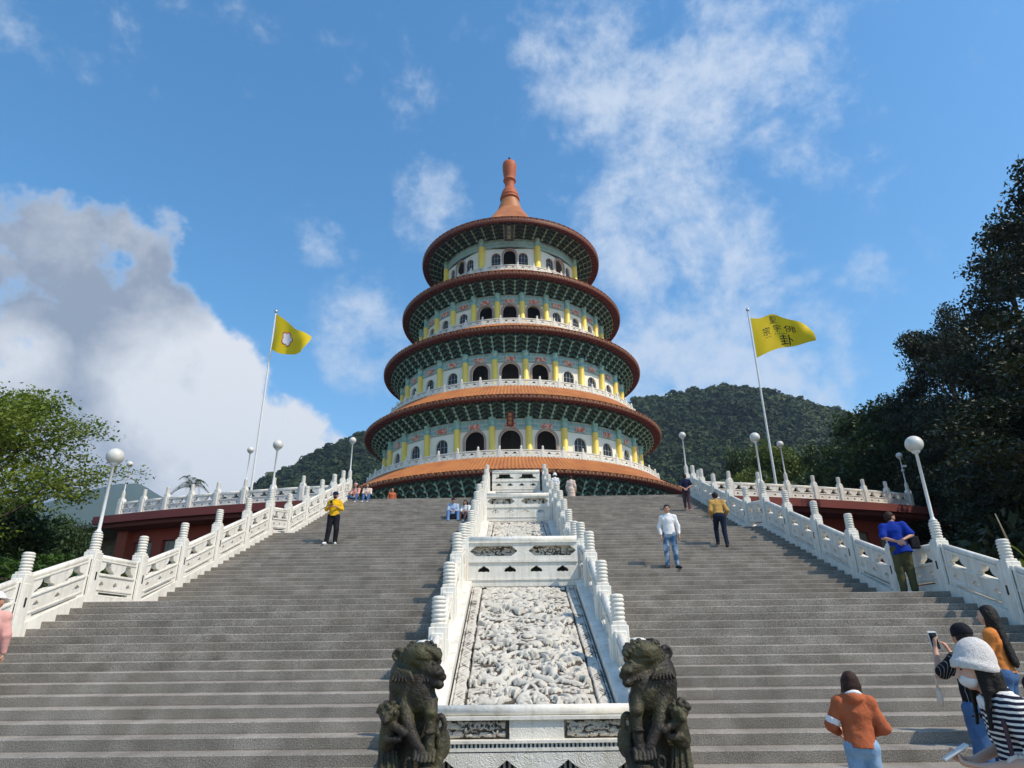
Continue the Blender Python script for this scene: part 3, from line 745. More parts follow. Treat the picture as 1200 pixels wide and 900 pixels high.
# a figure stands at the origin and faces -y; side 'a' is +x, side 'b' is -x
STAND = dict(pel=(0, .01, .95), wai=(0, .0, 1.07), che=(0, .005, 1.27), nek=(0, .012, 1.435), head=(0, -.012, 1.585), yaw=0, pitch=0, tilt=0,
             sha=(.165, .015, 1.360), ela=(.225, .035, 1.11), wra=(.235, -.03, .865), hda=(.05, -.15, -1), hna=(-1, 0, 0),
             shb=(-.165, .015, 1.360), elb=(-.225, .035, 1.11), wrb=(-.235, -.03, .865), hdb=(-.05, -.15, -1), hnb=(1, 0, 0),
             hia=(.085, .01, .90), kna=(.095, -.01, .49), ana=(.10, .02, .085), toa=(.125, -.16, .03),
             hib=(-.085, .01, .90), knb=(-.095, -.01, .49), anb=(-.10, .02, .085), tob=(-.125, -.16, .03), curl=.5)
def hand(s, w, d, n, side, curl, k=.006):
    w = np.array(w, float); d = np.array(d, float); d /= np.linalg.norm(d); n = np.array(n, float); n -= d*(n@d); n /= np.linalg.norm(n)
    t = np.cross(d, n)*side                                  # towards the thumb side
    s.rc(w-.01*d, w+.085*d, .026, .037, .015, sq=(n, .45))
    for i, (off, L) in enumerate(((.030, .068), (.010, .076), (-.010, .070), (-.029, .055))):
        a = w+.085*d+t*off; c1 = curl*.6; c2 = curl*1.6
        p = a+L*.5*(d*math.cos(c1)+n*math.sin(c1)+t*off*1.2); q = p+L*.5*(d*math.cos(c2)+n*math.sin(c2))
        s.rc(w+.05*d+t*off*.8, a, .010, .0105, .004); s.rc(a, p, .0105, .0095, .003); s.rc(p, q, .0095, .008, .003)
    a = w+.03*d+t*.028; p = a+.038*(d*.6+t*.75+n*.35); q = p+.032*(d*.9+t*.15+n*.5)
    s.rc(a, p, .0125, .0115, .006); s.rc(p, q, .0115, .009, .004)

def person(loc, rz, h, label, look, pose={}, group='visitors on the stairs', res=.011, fem=False):
    J = dict(STAND); J.update(pose); g = {k: (np.array(v, float) if isinstance(v, tuple) else v) for k, v in J.items()}
    k = h/1.70
    root = thing('person', label, 'person', loc, rz, group); root.scale = (k, k, k)
    skin = M[look.get('skin', 'skin')]
    HR = rotz(R(g['yaw']))@roty(R(g['tilt']))@rotx(R(g['pitch'])); HC = g['head']
    hp = lambda x, y, z: HC+HR@np.array([x, y, z])
    sw = .92 if fem else 1.
    # ---- body: one continuous surface
    s = Sdf()
    s.el(HC+HR@np.array([0, .008, .022]), (.074, .094, .092), HR, .02); s.rc(hp(0, -.012, -.01), hp(0, -.042, -.072), .062, .036, .03)
    s.rc(hp(-.028, -.05, -.03), hp(.028, -.05, -.03), .035, .035, .03)
    s.rc(hp(0, -.088, .012), hp(0, -.108, -.028), .008, .0135, .012)           # nose
    s.el(hp(0, -.083, -.056), (.022, .012, .009), HR, .008)                     # mouth
    for q in (-1, 1):
        s.el(hp(q*.033, -.098, .012), (.017, .012, .010), HR, .008, 's'); s.el(hp(q*.033, -.082, .010), (.014, .010, .010), HR, .004)
        s.rc(hp(q*.018, -.088, .030), hp(q*.05, -.076, .030), .008, .006, .01)
        s.el(hp(q*.076, .012, .0), (.010, .018, .032), HR, .008)
    s.rc(g['nek']-(0, 0, .03), hp(0, .012, -.06), .053, .048, .03)
    y_ = (0, 1, 0); fl = np.cross(g['sha']-g['shb'], (0, 0, 1.)); fl /= np.linalg.norm(fl)
    s.rc(g['che'], g['wai'], .135*sw, .112*sw, .05, sq=(fl, .70)); s.rc(g['wai'], g['pel'], .112*sw, .132, .05, sq=(fl, .74))
    s.rc(g['che'], g['nek']-(0, 0, .06), .13*sw, .07, .05, sq=(fl, .68))
    for q, sg in (('a', 1), ('b', -1)):
        s.rc(g['che']*.4+g['sh'+q]*.6+np.array([0, 0, -.03]), g['sh'+q], .07, .050, .05); s.rc(g['nek']+(0, .01, -.02), g['sh'+q]+(0, 0, .012), .045, .040, .05)
        s.rc(g['sh'+q], g['el'+q], .050*sw, .038*sw, .03); s.rc(g['el'+q], g['wr'+q], .038*sw, .025*sw, .015)
        hand(s, g['wr'+q], g['hd'+q], g['hn'+q], sg, g['curl'])
        s.rc(g['hi'+q], g['kn'+q], .082, .054, .04); s.rc(g['kn'+q]*.98+g['hi'+q]*.02, g['kn'+q]*.6+g['an'+q]*.4, .053, .056, .02); s.rc(g['kn'+q]*.6+g['an'+q]*.4, g['an'+q], .055, .036, .02)
        s.rc(g['an'+q]-(0, 0, .03), g['to'+q], .036, .028, .02); s.el(g['an'+q]+(0, .03, -.045), (.033, .04, .035), None, .02)
    put('body', s.mesh('body', res, skin), root)
    # ---- clothes
    def add(name, sd, m, r=None, noise=None): return put(name, sd.mesh(name, r or res, M[m], noise), root)
    top = look.get('top')
    if top:
        b = look.get('bulk', 1.); t = Sdf(); hem = look.get('hem', .02); sl = look.get('sleeve', 1.)
        pe = g['pel']*(1-hem)+g['wai']*hem if hem >= 0 else g['pel']+(g['pel']-g['wai'])*(-hem)
        t.rc(g['che'], g['wai'], .152*sw*b, .138*sw*b, .05, sq=(fl, .76)); dn = (g['pel']-g['wai']); dn /= np.linalg.norm(dn); low = pe+dn*look.get('drop', .05)
        t.rc(g['wai'], low+dn*.14, .138*sw*b, max(.212, .178*b), .05, sq=(fl, .78))
        t.rc(g['che'], g['nek']-(0, 0, .05), .148*sw*b, .078, .05, sq=(fl, .74))
        t.rc(g['nek']-(0, 0, .05), g['nek']-(0, 0, .005), .078, .066, .02)
        for q in 'ab':
            t.rc(g['che']*.4+g['sh'+q]*.6+np.array([0, 0, -.03]), g['sh'+q], .078, .060, .06); t.rc(g['nek']+(0, .012, -.03), g['sh'+q]+(0, 0, .008), .058, .052, .06)
            L1 = np.linalg.norm(g['el'+q]-g['sh'+q])
            if sl < .999 and sl <= .5:
                e = g['sh'+q]+(g['el'+q]-g['sh'+q])*(sl*2); t.rc(g['sh'+q], e, .058*b, .062*b, .05)
            else:
                e = g['el'+q]+(g['wr'+q]-g['el'+q])*((sl-.5)*2)
                t.rc(g['sh'+q], g['el'+q], .058*b**.5, .056*b, .05); t.rc(g['el'+q], e, .056*b, .040*b, .025)
        t.cut(low, dn)
        if look.get('hood'): t.el(g['nek']+(0, .075, -.02), (.10, .075, .07), None, .03); t.rc(g['nek']+(-.09, .02, .0), g['nek']+(.09, .02, .0), .035, .035, .03)
        add('top', t, top, noise=(.022, 11., 5))
    bot = look.get('bottom')
    if bot:
        t = Sdf(); b = look.get('legbulk', 1.); lg = look.get('leg', 1.)
        t.rc(g['wai']*.35+g['pel']*.65, g['pel'], .128, .150, .04, sq=(fl, .78))
        t.rc(g['hia']+(-.01, .02, 0), g['hib']+(.01, .02, 0), .098, .098, .04)
        for q in 'ab':
            t.rc(g['hi'+q], g['kn'+q], .098*b, .070*b, .04)
            if lg > .5: t.rc(g['kn'+q], g['kn'+q]+(g['an'+q]-g['kn'+q])*((lg-.5)*2), .070*b, .058*b, .03)
            if lg <= .5: t.rc(g['kn'+q]*.98+g['hi'+q]*.02, g['kn'+q]*.9+g['an'+q]*.1, .076*b, .074*b, .02)
        add('trousers' if lg > .5 else 'shorts', t, bot, noise=(.018, 13., 9))
    if look.get('skirt'):
        t = Sdf(); t.rc(g['wai'], g['pel'], .14, .19, .04, sq=(fl, .85)); t.rc(g['pel'], (g['kna']+g['knb'])/2, .19, .22, .05, sq=(fl, .8)); add('skirt', t, look['skirt'])
    sh = look.get('shoes')
    if sh:
        for q in 'ab':
            t = Sdf(); dr = g['to'+q]-g['an'+q]; dr = dr*[1, 1, 0]; dr /= max(np.linalg.norm(dr), 1e-6)
            t.rc(g['an'+q]-(0, 0, .025), g['to'+q], .047, .040, .02); t.el(g['an'+q]-dr*.035-(0, 0, .04), (.042, .045, .042), None, .02)
            t.cut(np.array([0, 0, min(g['an'+q][2]-.085, g['to'+q][2]-.03)]), (0, 0, -1.)); add('shoe', t, sh)
    # ---- hair, hat, face
    hm = look.get('hairm', 'hair'); hs = look.get('hair', 'short')
    if hs:
        t = Sdf(); t.el(hp(0, .018, .036), (.085, .100, .093), HR, .02)
        if hs == 'short': t.el(hp(0, .05, -.01), (.078, .062, .075), HR, .03)
        if hs in ('long', 'bob', 'back'):
            t.el(hp(0, .045, -.02), (.088, .075, .10), HR, .03)
            for q in (-1, 1): t.rc(hp(q*.068, .01, .02), hp(q*.078, -.005, -.11), .032, .026, .03)
        if hs == 'bob': t.rc(hp(-.03, .055, -.04), hp(-.04, .06, -.15), .07, .062, .04); t.rc(hp(.03, .055, -.04), hp(.04, .06, -.15), .07, .062, .04)
        if hs in ('long', 'back'):
            e = look.get('hairend', (0, .16, -.46)); e = np.array(e)
            for q in (-1, 0, 1): t.rc(hp(q*.04, .06, -.05), HC+e+np.array([q*.05, 0, abs(q)*.03]), .065, .035, .05, sq=((0, 1, 0), .8))
            if hs == 'long':
                for q in (-1, 1): t.rc(hp(q*.078, .0, -.07), HC+np.array([q*.115, -.02, -.30]), .026, .014, .02, sq=((q*.6, -.8, 0), .6))
        t.bx(hp(0, -.125, -.03), (.062, .075, .092), HR, .03, .02, 's')
        add('hair', t, hm, res*.9, noise=(.012, 34., 3))
    hat = look.get('hat')
    if hat:
        kind, hmname = hat; t = Sdf(); HR0 = HR; HR = HR@rotx(R(look.get('hattilt', 0)))
        if kind == 'cap': t.el(hp(0, .01, .05), (.094, .108, .085), HR, .02); t.cut(hp(0, 0, .028), HR@np.array([0, 0, -1.])); t.rc(hp(0, -.07, .04), hp(0, -.15, .028), .07, .06, .02, sq=(HR@np.array([0, 0, 1.]), .16))
        if kind == 'beanie': t.el(hp(0, .012, .045), (.098, .112, .10), HR, .02); t.cut(hp(0, 0, .0), HR@np.array([0, .35, -1.])/1.06)
        if kind == 'bucket':
            up = HR@np.array([0, .0, 1.])
            t.rc(hp(0, .008, .062), hp(0, .008, .096), .102, .090, .05); t.rc(hp(0, .008, .057), hp(0, .006, .026), .107, .128, .03)
            t.cut(hp(0, 0, -.006), -up); t.el(hp(0, .005, -.05), (.10, .115, .075), HR, .02, 's')
        HR = HR0; ho = add('hat', t, hmname, None, noise=(.006 if kind == 'bucket' else .006, 60., 4))
    if look.get('face', True):
        for q in (-1, 1):
            t = Sdf(); t.el(hp(q*.033, -.088, .011), (.013, .006, .0065), HR); t.rc(hp(q*.017, -.0925, .033), hp(q*.05, -.082, .034), .0045, .0035, .003); add('eye', t, 'eye', .004)
        if not look.get('mask'):
            t = Sdf(); t.el(hp(0, -.0935, -.056), (.021, .005, .007), HR); add('mouth', t, 'lips', .004)
    if look.get('mask'):
        t = Sdf(); t.el(hp(0, -.046, -.048), (.064, .056, .050), HR, .01); t.cut(hp(0, -.025, 0), HR@np.array([0, 1., 0])); add('face_mask', t, look['mask'])
    return root
def put_on_stairs(x, y, h):
    """foot point on the stairs for a figure whose soles show at (x, y)"""
    best = None
    for (Y, Z), nx in zip(NOSE, NOSE[1:]+[(33, TOPZ)]):
        p = at_y(x, y, Y+.17); d = abs(p[2]-Z)
        if best is None or d < best[0]: best = (d, p[0], Y+.17, Z)
    return best[1:]
def head_on_stairs(x, y, h, lo=2., hi=40.):
    """foot point for a figure of height h whose crown shows at (x, y)"""
    best = None
    for Y in np.arange(lo, hi, .02):
        p = at_y(x, y, Y); z = tread(Y); d = abs(p[2]-h-z)
        if best is None or d < best[0]: best = (d, p[0], Y, z)
    return best[1:]
M['denim_fade'] = mat('denim_fade', (.055, .12, .22), .85, (.40, .50, .60), 5.5, .5, bump=.25, bscale=34, spec=.15, sharp=(.48, .66))
M['denim_mid'] = cloth('denim_mid', (.07, .16, .34), (.16, .27, .46), 6)
# ================================================================ guardian lions at the foot of the ramp
def bronze():
    m = mat('weathered_stone', (.010, .009, .007), .55, (.036, .026, .017), 3.5, .75, bump=.5, bscale=60, spec=.35, detail=6); t = m.node_tree; b = base_of(m); src = b.inputs['Base Color'].links[0].from_socket
    tc = node(t, 'ShaderNodeTexCoord'); n = node(t, 'ShaderNodeTexNoise'); n.inputs['Scale'].default_value = 3.1; n.inputs['Detail'].default_value = 5; t.links.new(tc.outputs['Object'], n.inputs['Vector'])
    rp = node(t, 'ShaderNodeValToRGB'); rp.color_ramp.elements[0].position = .46; rp.color_ramp.elements[1].position = .62; rp.color_ramp.elements[0].color = (0, 0, 0, 1); rp.color_ramp.elements[1].color = (.8, .8, .8, 1); t.links.new(n.outputs['Fac'], rp.inputs[0])
    mx = node(t, 'ShaderNodeMix', data_type='RGBA'); mx.inputs[7].default_value = (.078, .070, .030, 1); t.links.new(rp.outputs[0], mx.inputs[0]); t.links.new(src, mx.inputs[6]); t.links.new(mx.outputs[2], b.inputs['Base Color'])
    return m
M['lion'] = bronze()
def lion(loc, label, mir, cub):
    """seated, body to the front, head turned towards the ramp (+x before mirroring)"""
    g = np.random.default_rng(5+cub)
    root = thing('guardian_lion', label, 'lion statue', loc, 0., 'dark guardian lions at the foot of the ramp')
    fx = lambda v: np.array([v[0]*mir, v[1], v[2]], float)
    s = Sdf()
    def rc(a, b, r1, r2, k=.02, **kw): s.rc(fx(a), fx(b), r1, r2, k, **kw)
    def el(c, r, k=.02, op='u', tilt=0.): s.el(fx(c), r, roty(tilt*mir) if tilt else None, k, op)
    def chain(pts, r, k=.008):
        pts = np.array(pts, float)
        for a, b in zip(pts[:-1], pts[1:]): rc(a, b, r, r, k)
    # trunk: broad back and shoulders narrowing to the belly, seated haunches behind
    rc((-.05, .05, 1.40), (-.05, .08, 1.20), .195, .185, .06); rc((-.05, .08, 1.20), (-.01, .12, .95), .185, .14, .06); rc((-.01, .12, .95), (0, .16, .62), .15, .20, .06)
    el((.05, -.09, 1.28), (.12, .10, .17), .04); el((-.12, -.04, 1.33), (.11, .12, .15), .05)
    # head with flat brow, turned aside
    el((.04, -.04, 1.555), (.165, .165, .115), .04); rc((.05, -.15, 1.575), (.17, -.10, 1.565), .060, .055, .02); rc((-.04, -.14, 1.585), (.04, -.165, 1.585), .045, .05, .02)
    rc((.10, -.10, 1.47), (.185, -.14, 1.425), .080, .062, .02); el((.215, -.165, 1.425), (.042, .045, .04), .01); el((.235, -.15, 1.39), (.036, .04, .036), .01); el((.19, -.20, 1.42), (.026, .022, .022), .008)
    rc((.08, -.11, 1.40), (.205, -.15, 1.335), .055, .042, .015); el((.215, -.16, 1.33), (.036, .042, .03), .01)
    rc((.13, -.22, 1.385), (.26, -.20, 1.365), .020, .022, .004, op='s')                        # mouth
    rc((.02, -.20, 1.515), (.19, -.20, 1.500), .022, .026, .006, op='s')                        # shadowed eye slit
    el((.085, -.165, 1.505), (.024, .020, .018), .004); el((.165, -.165, 1.495), (.022, .020, .016), .004)
    for q in range(5): el((.09+.026*q, -.185+.004*q, 1.362-.006*q), (.010, .012, .015), .003)    # teeth
    for q in range(6): el((.03+.034*q, -.165+.006*abs(q-2), 1.625-.003*q*q), (.030, .032, .026), .006)
    el((-.17, -.02, 1.565), (.060, .034, .062), .012, tilt=.5); el((-.185, -.055, 1.565), (.036, .026, .040), .008, 's'); rc((-.12, -.02, 1.56), (-.05, -.05, 1.565), .035, .045, .02)
    for _ in range(85):                                                                       # curls over the crown and nape
        th = g.uniform(0, 2*PI); zz = g.uniform(1.46, 1.66); w = math.sqrt(max(.05, 1-((zz-1.555)/.125)**2))
        c = np.array([.03+.165*w*math.cos(th), -.02+.165*w*math.sin(th), zz])
        if c[1] < -.02 and c[2] < 1.59 and c[0] > -.06: continue
        rd = g.uniform(.017, .029); el(c, (rd,)*3, .005); el(c*[1, 1, 1]+[0, -rd*.8, 0], (rd*.35,)*3, .003, 's')
    for q in range(7): rc((-.16+.02*q, -.12-.012*q, 1.45-.004*q), (-.20+.034*q, -.15-.012*q, 1.36), .020, .010, .006)   # locks of the mane on the shoulder
    # fore leg on the ball, other arm across
    rc((.125, -.10, 1.20), (.15, -.16, 1.10), .075, .055, .02); rc((.15, -.16, 1.10), (.15, -.19, .86), .046, .040, .01); el((.15, -.19, 1.12), (.052, .05, .04), .008); el((.15, -.20, .98), (.05, .045, .02), .006)
    for f in range(4): rc((.105+.028*f, -.205, .84), (.095+.032*f, -.255, .775), .020, .015, .006)
    rc((-.10, -.08, 1.20), (-.02, -.17, .99), .075, .052, .02); rc((-.02, -.17, .99), (.075, -.20, .85), .050, .042, .01)
    for f in range(4): rc((.04+.026*f, -.215, .85-.006*f), (.035+.030*f, -.26, .785-.006*f), .018, .013, .006)
    # ring and hip on the ramp side
    chain([(.222+.036*math.cos(a), -.10, 1.015+.072*math.sin(a)) for a in np.linspace(0, 2*PI, 18)], .022)
    el((.225, .0, .87), (.075, .14, .125), .02); rc((.23, -.08, .86), (.20, -.14, .70), .055, .045, .02)
    for q in range(5): el((.255-.006*q, -.10-.01*q, .95-.045*q), (.020, .022, .024), .006)
    # openwork ball
    bc = np.array([.13, -.22, .665])
    el(bc, (.092,)*3, .006)
    for i in range(7):
        for j in range(6):
            a = -1.25+.42*i+(j % 2)*.21; b_ = -1.15+.46*j
            c = bc+.094*np.array([math.sin(a)*math.cos(b_), -math.cos(a)*math.cos(b_), math.sin(b_)]); el(c, (.0165,)*3, .002, 's')
    rc((.03, -.17, .60), (.23, -.17, .60), .07, .07, .02)
    chain([(-.013+.028*math.cos(a), -.22, .745+.048*math.sin(a)) for a in np.linspace(0, 2*PI, 14)], .013); rc((-.01, -.21, .69), (.02, -.22, .56), .03, .02, .01)
    # cub clinging to the outer flank
    el((-.205, -.16, 1.115), (.080, .085, .075), .015); rc((-.21, -.22, 1.09), (-.21, -.27, 1.07), .045, .034, .012)
    for q in range(22):
        a = g.uniform(0, 2*PI); e = g.uniform(-.1, 1.2); c = np.array([-.205+.085*math.cos(a)*math.cos(e), -.155+.085*math.sin(a)*math.cos(e), 1.125+.078*math.sin(e)]); el(c, (g.uniform(.018, .028),)*3, .004)
    for q in (-1, 1): el((-.21+q*.030, -.242, 1.125), (.016, .014, .013), .003); el((-.21+q*.062, -.19, 1.16), (.022, .016, .026), .006)
    rc((-.22, -.27, 1.055), (-.19, -.275, 1.055), .014, .014, .003, op='s')
    rc((-.195, -.13, 1.05), (-.215, -.10, .90), .070, .078, .02); rc((-.16, -.18, 1.03), (-.06, -.21, .975), .036, .030, .012); rc((-.20, -.17, .92), (-.10, -.20, .93), .036, .026, .012)
    # drapery hanging on the outer side, in sharp folds
    for q in range(7):
        x0 = -.27+.021*q; x1 = -.275+.034*q; rc((x0, -.09-.015*(q % 2), .90-.012*q), (x1, -.17-.02*(q % 2), .48), .012, .021, .004)
    rc((-.27, .0, .90), (-.26, .0, .48), .035, .05, .02); rc((-.20, .06, .92), (-.10, .10, .70), .06, .06, .03)
    el((.0, .14, .50), (.30, .27, .07), .03)
    put('body', s.mesh('lion', .0075, M['lion'], noise=(.010, 42., 12+cub)), root)
    b = MB(); b.box((0, .03, .235), (.66, .66, .47)); b.box((0, .03, .06), (.74, .74, .12)); b.box((0, .03, .44), (.70, .70, .05)); b.build('pedestal', M['lion'], root)
    return root
q = at_y(487, 850, 6.2); lion((q[0], 6.2, 0.), 'dark stone guardian lion whose head turns right towards the ramp, below the man in yellow', 1, 0)
q = at_y(764, 850, 6.2); lion((q[0], 6.2, 0.), 'dark stone guardian lion whose head turns left towards the ramp, below the man in white', -1, 1)
# ================================================================ the visitors
SIT = dict(pel=(0, .0, .13), wai=(0, .03, .25), che=(0, .0, .45), nek=(0, -.03, .62), head=(0, -.075, .765),
           sha=(.172, .0, .57), shb=(-.172, .0, .57), ela=(.21, -.13, .33), elb=(-.21, -.13, .33), wra=(.09, -.33, .30), wrb=(-.09, -.33, .30),
           hda=(-.4, -1, -.2), hdb=(.4, -1, -.2), hna=(0, 0, -1), hnb=(0, 0, -1),
           hia=(.085, .0, .115), hib=(-.085, .0, .115), kna=(.13, -.38, .22), knb=(-.13, -.38, .22), ana=(.12, -.57, -.18), anb=(-.12, -.57, -.18), toa=(.14, -.74, -.235), tob=(-.14, -.74, -.235))
def w2(root, p):
    """figure-local point to world"""
    k = root.scale[0]; return np.array(root.location)+rotz(root.rotation_euler[2])@(np.array(p, float)*k)
def phone(at, rz, tilt, label, m='phone_white', sc=1.):
    o = thing('phone', label, 'phone', at, rz); o.rotation_euler = (tilt, 0, rz)
    s = MB(); s.box((0, 0, 0), (.076, .010, .156)); b = s.mesh('phone_body', M[m])
    bm = bmesh.new(); bm.from_mesh(b); bmesh.ops.bevel(bm, geom=bm.edges[:], offset=.004, segments=2, affect='EDGES'); bm.to_mesh(b); bm.free()
    put('case', b, o); s = MB(); s.box((0, .0055, 0), (.064, .002, .130)); s.build('screen', M['screen'], o)
    return o

# man in yellow, half way up on the sunny side
X, Y, Z = put_on_stairs(388, 640, 1.7)
p = person((X, Y, Z), R(8), 1.72, 'man in yellow shirt and dark cap holding a phone, standing on the steps', dict(top='yellow_cloth', sleeve=.75, drop=.03, bottom='black_cloth', legbulk=1.18, shoes='shoe_white', hat=('cap', 'navy_cloth'), mask='black_cloth', bulk=1.05),
           dict(ela=(.245, .03, 1.14), wra=(.06, -.22, 1.19), hda=(-1, -.25, .15), hna=(0, -.3, 1), elb=(-.25, .02, 1.13), wrb=(-.10, -.24, 1.20), hdb=(.25, -.6, .5), hnb=(.6, 0, .3), pitch=12,
                kna=(.12, -.03, .49), ana=(.10, .03, .085), toa=(.14, -.15, .03), knb=(-.12, 0, .49), anb=(-.17, .02, .085), tob=(-.23, -.14, .03)))
phone(w2(p, (-.06, -.33, 1.27)), R(170), R(-25), 'dark phone held at chest height by the man in yellow', 'black_cloth')
s = MB(); s.tube([(0, 0, 0), (-.28, -.05, -.17)], .008, 6); tag(s.build('folding_stick', M['slot'], loc=w2(p, (-.10, -.33, 1.22))), 'thin dark stick in the hand of the man in yellow', 'stick')
# man in white
X, Y, Z = put_on_stairs(788.5, 668, 1.7)
person((X, Y, Z), R(-12), 1.72, 'man in white long-sleeved sweater and faded jeans facing down the steps', dict(top='white_cloth', sleeve=.93, drop=.05, bulk=.97, bottom='denim_fade', shoes='shoe_dark'),
       dict(pitch=7, ela=(.25, .03, 1.12), wra=(.255, -.05, .87), elb=(-.25, .03, 1.12), wrb=(-.225, -.09, .87), hdb=(.2, -.2, -1), ana=(.13, .0, .085), toa=(.21, -.15, .03), anb=(-.12, .02, .085), tob=(-.17, -.15, .03), kna=(.11, -.02, .49), knb=(-.11, -.02, .49)))
# man in tan jacket, climbing
X, Y, Z = put_on_stairs(853, 641.5, 1.7)
person((X-.12, Y, Z), PI-.12, 1.74, 'man in tan jacket and dark jeans climbing the steps with hands in pockets', dict(top='tan_cloth', sleeve=.95, bulk=1.12, drop=.0, hem=.1, bottom='denim_dark', shoes='shoe_dark', face=False),
       dict(pel=(.02, -.06, .98), wai=(.02, -.10, 1.09), che=(.03, -.16, 1.28), nek=(.03, -.19, 1.44), head=(.03, -.235, 1.585), pitch=14, sha=(.20, -.15, 1.39), shb=(-.15, -.14, 1.39),
            ela=(.255, -.06, 1.12), wra=(.22, -.20, .92), hda=(-.4, -1, -.9), elb=(-.235, -.02, 1.11), wrb=(-.19, -.18, .93), hdb=(.6, -1, -.6),
            hia=(.10, -.05, .94), kna=(.10, -.33, .62), ana=(.09, -.34, .215), toa=(.10, -.52, .16), hib=(-.07, -.03, .93), knb=(-.08, -.02, .50), anb=(-.09, .10, .105), tob=(-.10, -.07, .03)))
# walker in navy near the head of the stairs
X, Y, Z = put_on_stairs(808, 600.5, 1.65)
person((X-.05, Y, Z), PI-.2, 1.66, 'walker in navy top and mauve trousers, hands clasped behind, near the stair head', dict(top='navy_cloth', sleeve=.38, drop=.10, bulk=1.1, bottom='mauve_cloth', shoes='shoe_pink', face=False),
       dict(ela=(.27, .10, 1.14), wra=(.05, .20, .99), hda=(-1, .1, -.5), hna=(0, 1, 0), elb=(-.27, .10, 1.14), wrb=(-.05, .20, 1.0), hdb=(1, .1, -.5), hnb=(0, 1, 0),
            hia=(.085, .0, .90), kna=(.09, -.18, .54), ana=(.08, -.20, .215), toa=(.08, -.38, .16), knb=(-.08, -.02, .49), anb=(-.08, .10, .10), tob=(-.09, -.07, .03)))
# person in blue leaning at the lower landing
p_ = at_y(1066, 692, 14.1)
person((p_[0], 14.1, 2.47), PI-.30, 1.70, 'person in loose blue shirt and olive trousers, hands clasped behind, at the balustrade', dict(top='blue_cloth', sleeve=.42, bulk=1.22, drop=.16, bottom='olive_cloth', legbulk=1.2, shoes='shoe_dark', face=False, hairm='hair_brown'),
       dict(yaw=-65, wai=(.02, -.01, 1.07), che=(.05, -.03, 1.27), nek=(.05, -.05, 1.435), head=(.045, -.08, 1.58), sha=(.24, -.02, 1.37), shb=(-.14, -.02, 1.40),
            ela=(.30, .12, 1.13), wra=(.06, .26, 1.02), hda=(-1, .15, -.35), hna=(0, 1, 0), elb=(-.25, .12, 1.16), wrb=(-.03, .26, 1.06), hdb=(1, .1, -.6), hnb=(0, 1, 0)))
tb = Sdf(); tb.bx((0, 0, 0), (.10, .06, .13), None, .03)
o = put('shoulder_bag', tb.mesh('shoulder_bag', .012, M['black_cloth']), None, (p_[0]+.27, 14.02, 2.47+1.02)); tag(o, 'small black bag at the hip of the person in blue', 'bag')
# girl in the rust hoodie
X, Y, Z = head_on_stairs(993, 786, 1.37, 5.6, 7.05)
p = person((X, Y, Z), PI-.22, 1.37, 'girl in rust-orange hoodie and light jeans seen from behind, brown bob hair', dict(top='rust_cloth', sleeve=.92, bulk=1.20, drop=.06, hood=True, bottom='denim_pale', legbulk=1.05, shoes='shoe_white', hair='bob', hairm='hair_brown', face=False, skin='skin_pale'),
           dict(head=(0, -.02, 1.575), ela=(.28, .0, 1.12), wra=(.17, -.24, 1.02), hda=(-.5, -1, .1), elb=(-.27, .02, 1.10), wrb=(-.12, -.22, 1.0), hdb=(.6, -1, .1), pitch=-8, yaw=12), fem=True, res=.009)
t = Sdf(); a, b = np.array([.28, .0, 1.12]), np.array([.17, -.24, 1.02]); sh_ = np.array([.165, .015, 1.36]); t.rc(a+(sh_-a)*.08, a+(sh_-a)*.34, .073, .076, flat=True); put('sleeve_band', t.mesh('sleeve_band', .008, M['white_cloth']), p)
t = Sdf(); t.el((0, .055, 1.455), (.095, .085, .035), rotx(.35)); put('hood_lining', t.mesh('hood_lining', .008, M['white_cloth'], noise=(.02, 20, 2)), p)
# man photographing with a phone
X, Y, Z = head_on_stairs(1125, 727, 1.64, 5.5, 9)
p = person((X, Y, Z), PI+.05, 1.64, 'man in black pinstriped shirt and denim shorts raising a white phone', dict(top='pinstripe', sleeve=.40, bulk=1.12, drop=.12, bottom='denim', leg=.46, legbulk=1.12, shoes='shoe_dark', hat=('beanie', 'black_cloth'), face=False),
           dict(head=(.0, -.04, 1.585), ela=(.27, -.13, 1.22), wra=(.13, -.32, 1.46), hda=(-.25, -.3, 1), hna=(-1, 0, 0), elb=(-.26, -.05, 1.15), wrb=(-.02, -.30, 1.42), hdb=(.3, -.3, 1), hnb=(.5, -.5, 0), pitch=-6), res=.009)
phone(w2(p, (.10, -.355, 1.545)), PI+.05, R(8), 'white phone raised by the man in pinstripes', 'phone_white').scale = (1.25,)*3
s = MB(); s.tube([(0, 0, 0), (.0, .01, -.12)], .012, 6); s.tube([(0, .012, -.12), (.004, .012, -.17), (0, .012, -.24), (-.004, .012, -.30)], [.012, .026, .030, .016], 10); tag(s.build('pale_pouch', M['cream_cloth'], loc=w2(p, (.30, -.16, 1.22))), 'pale pouch dangling from the elbow of the man in pinstripes', 'pouch')
# young woman in orange
X, Y, Z = head_on_stairs(1152, 713, 1.60, 6, 10)
person((X+.03, Y, Z), PI+.72, 1.60, 'long-haired woman in orange top and blue jeans beside the man in pinstripes', dict(top='orange_cloth', sleeve=.9, drop=.04, bottom='denim', shoes='shoe_white', hair='back', hairend=(0, .17, -.56), skin='skin_pale', hem=.12),
       dict(ela=(.21, -.05, 1.12), wra=(.14, -.24, .99), elb=(-.21, -.05, 1.12), wrb=(-.12, -.25, .99), hda=(-.3, -1, -.3), hdb=(.3, -1, -.3), yaw=12), fem=True, res=.009)
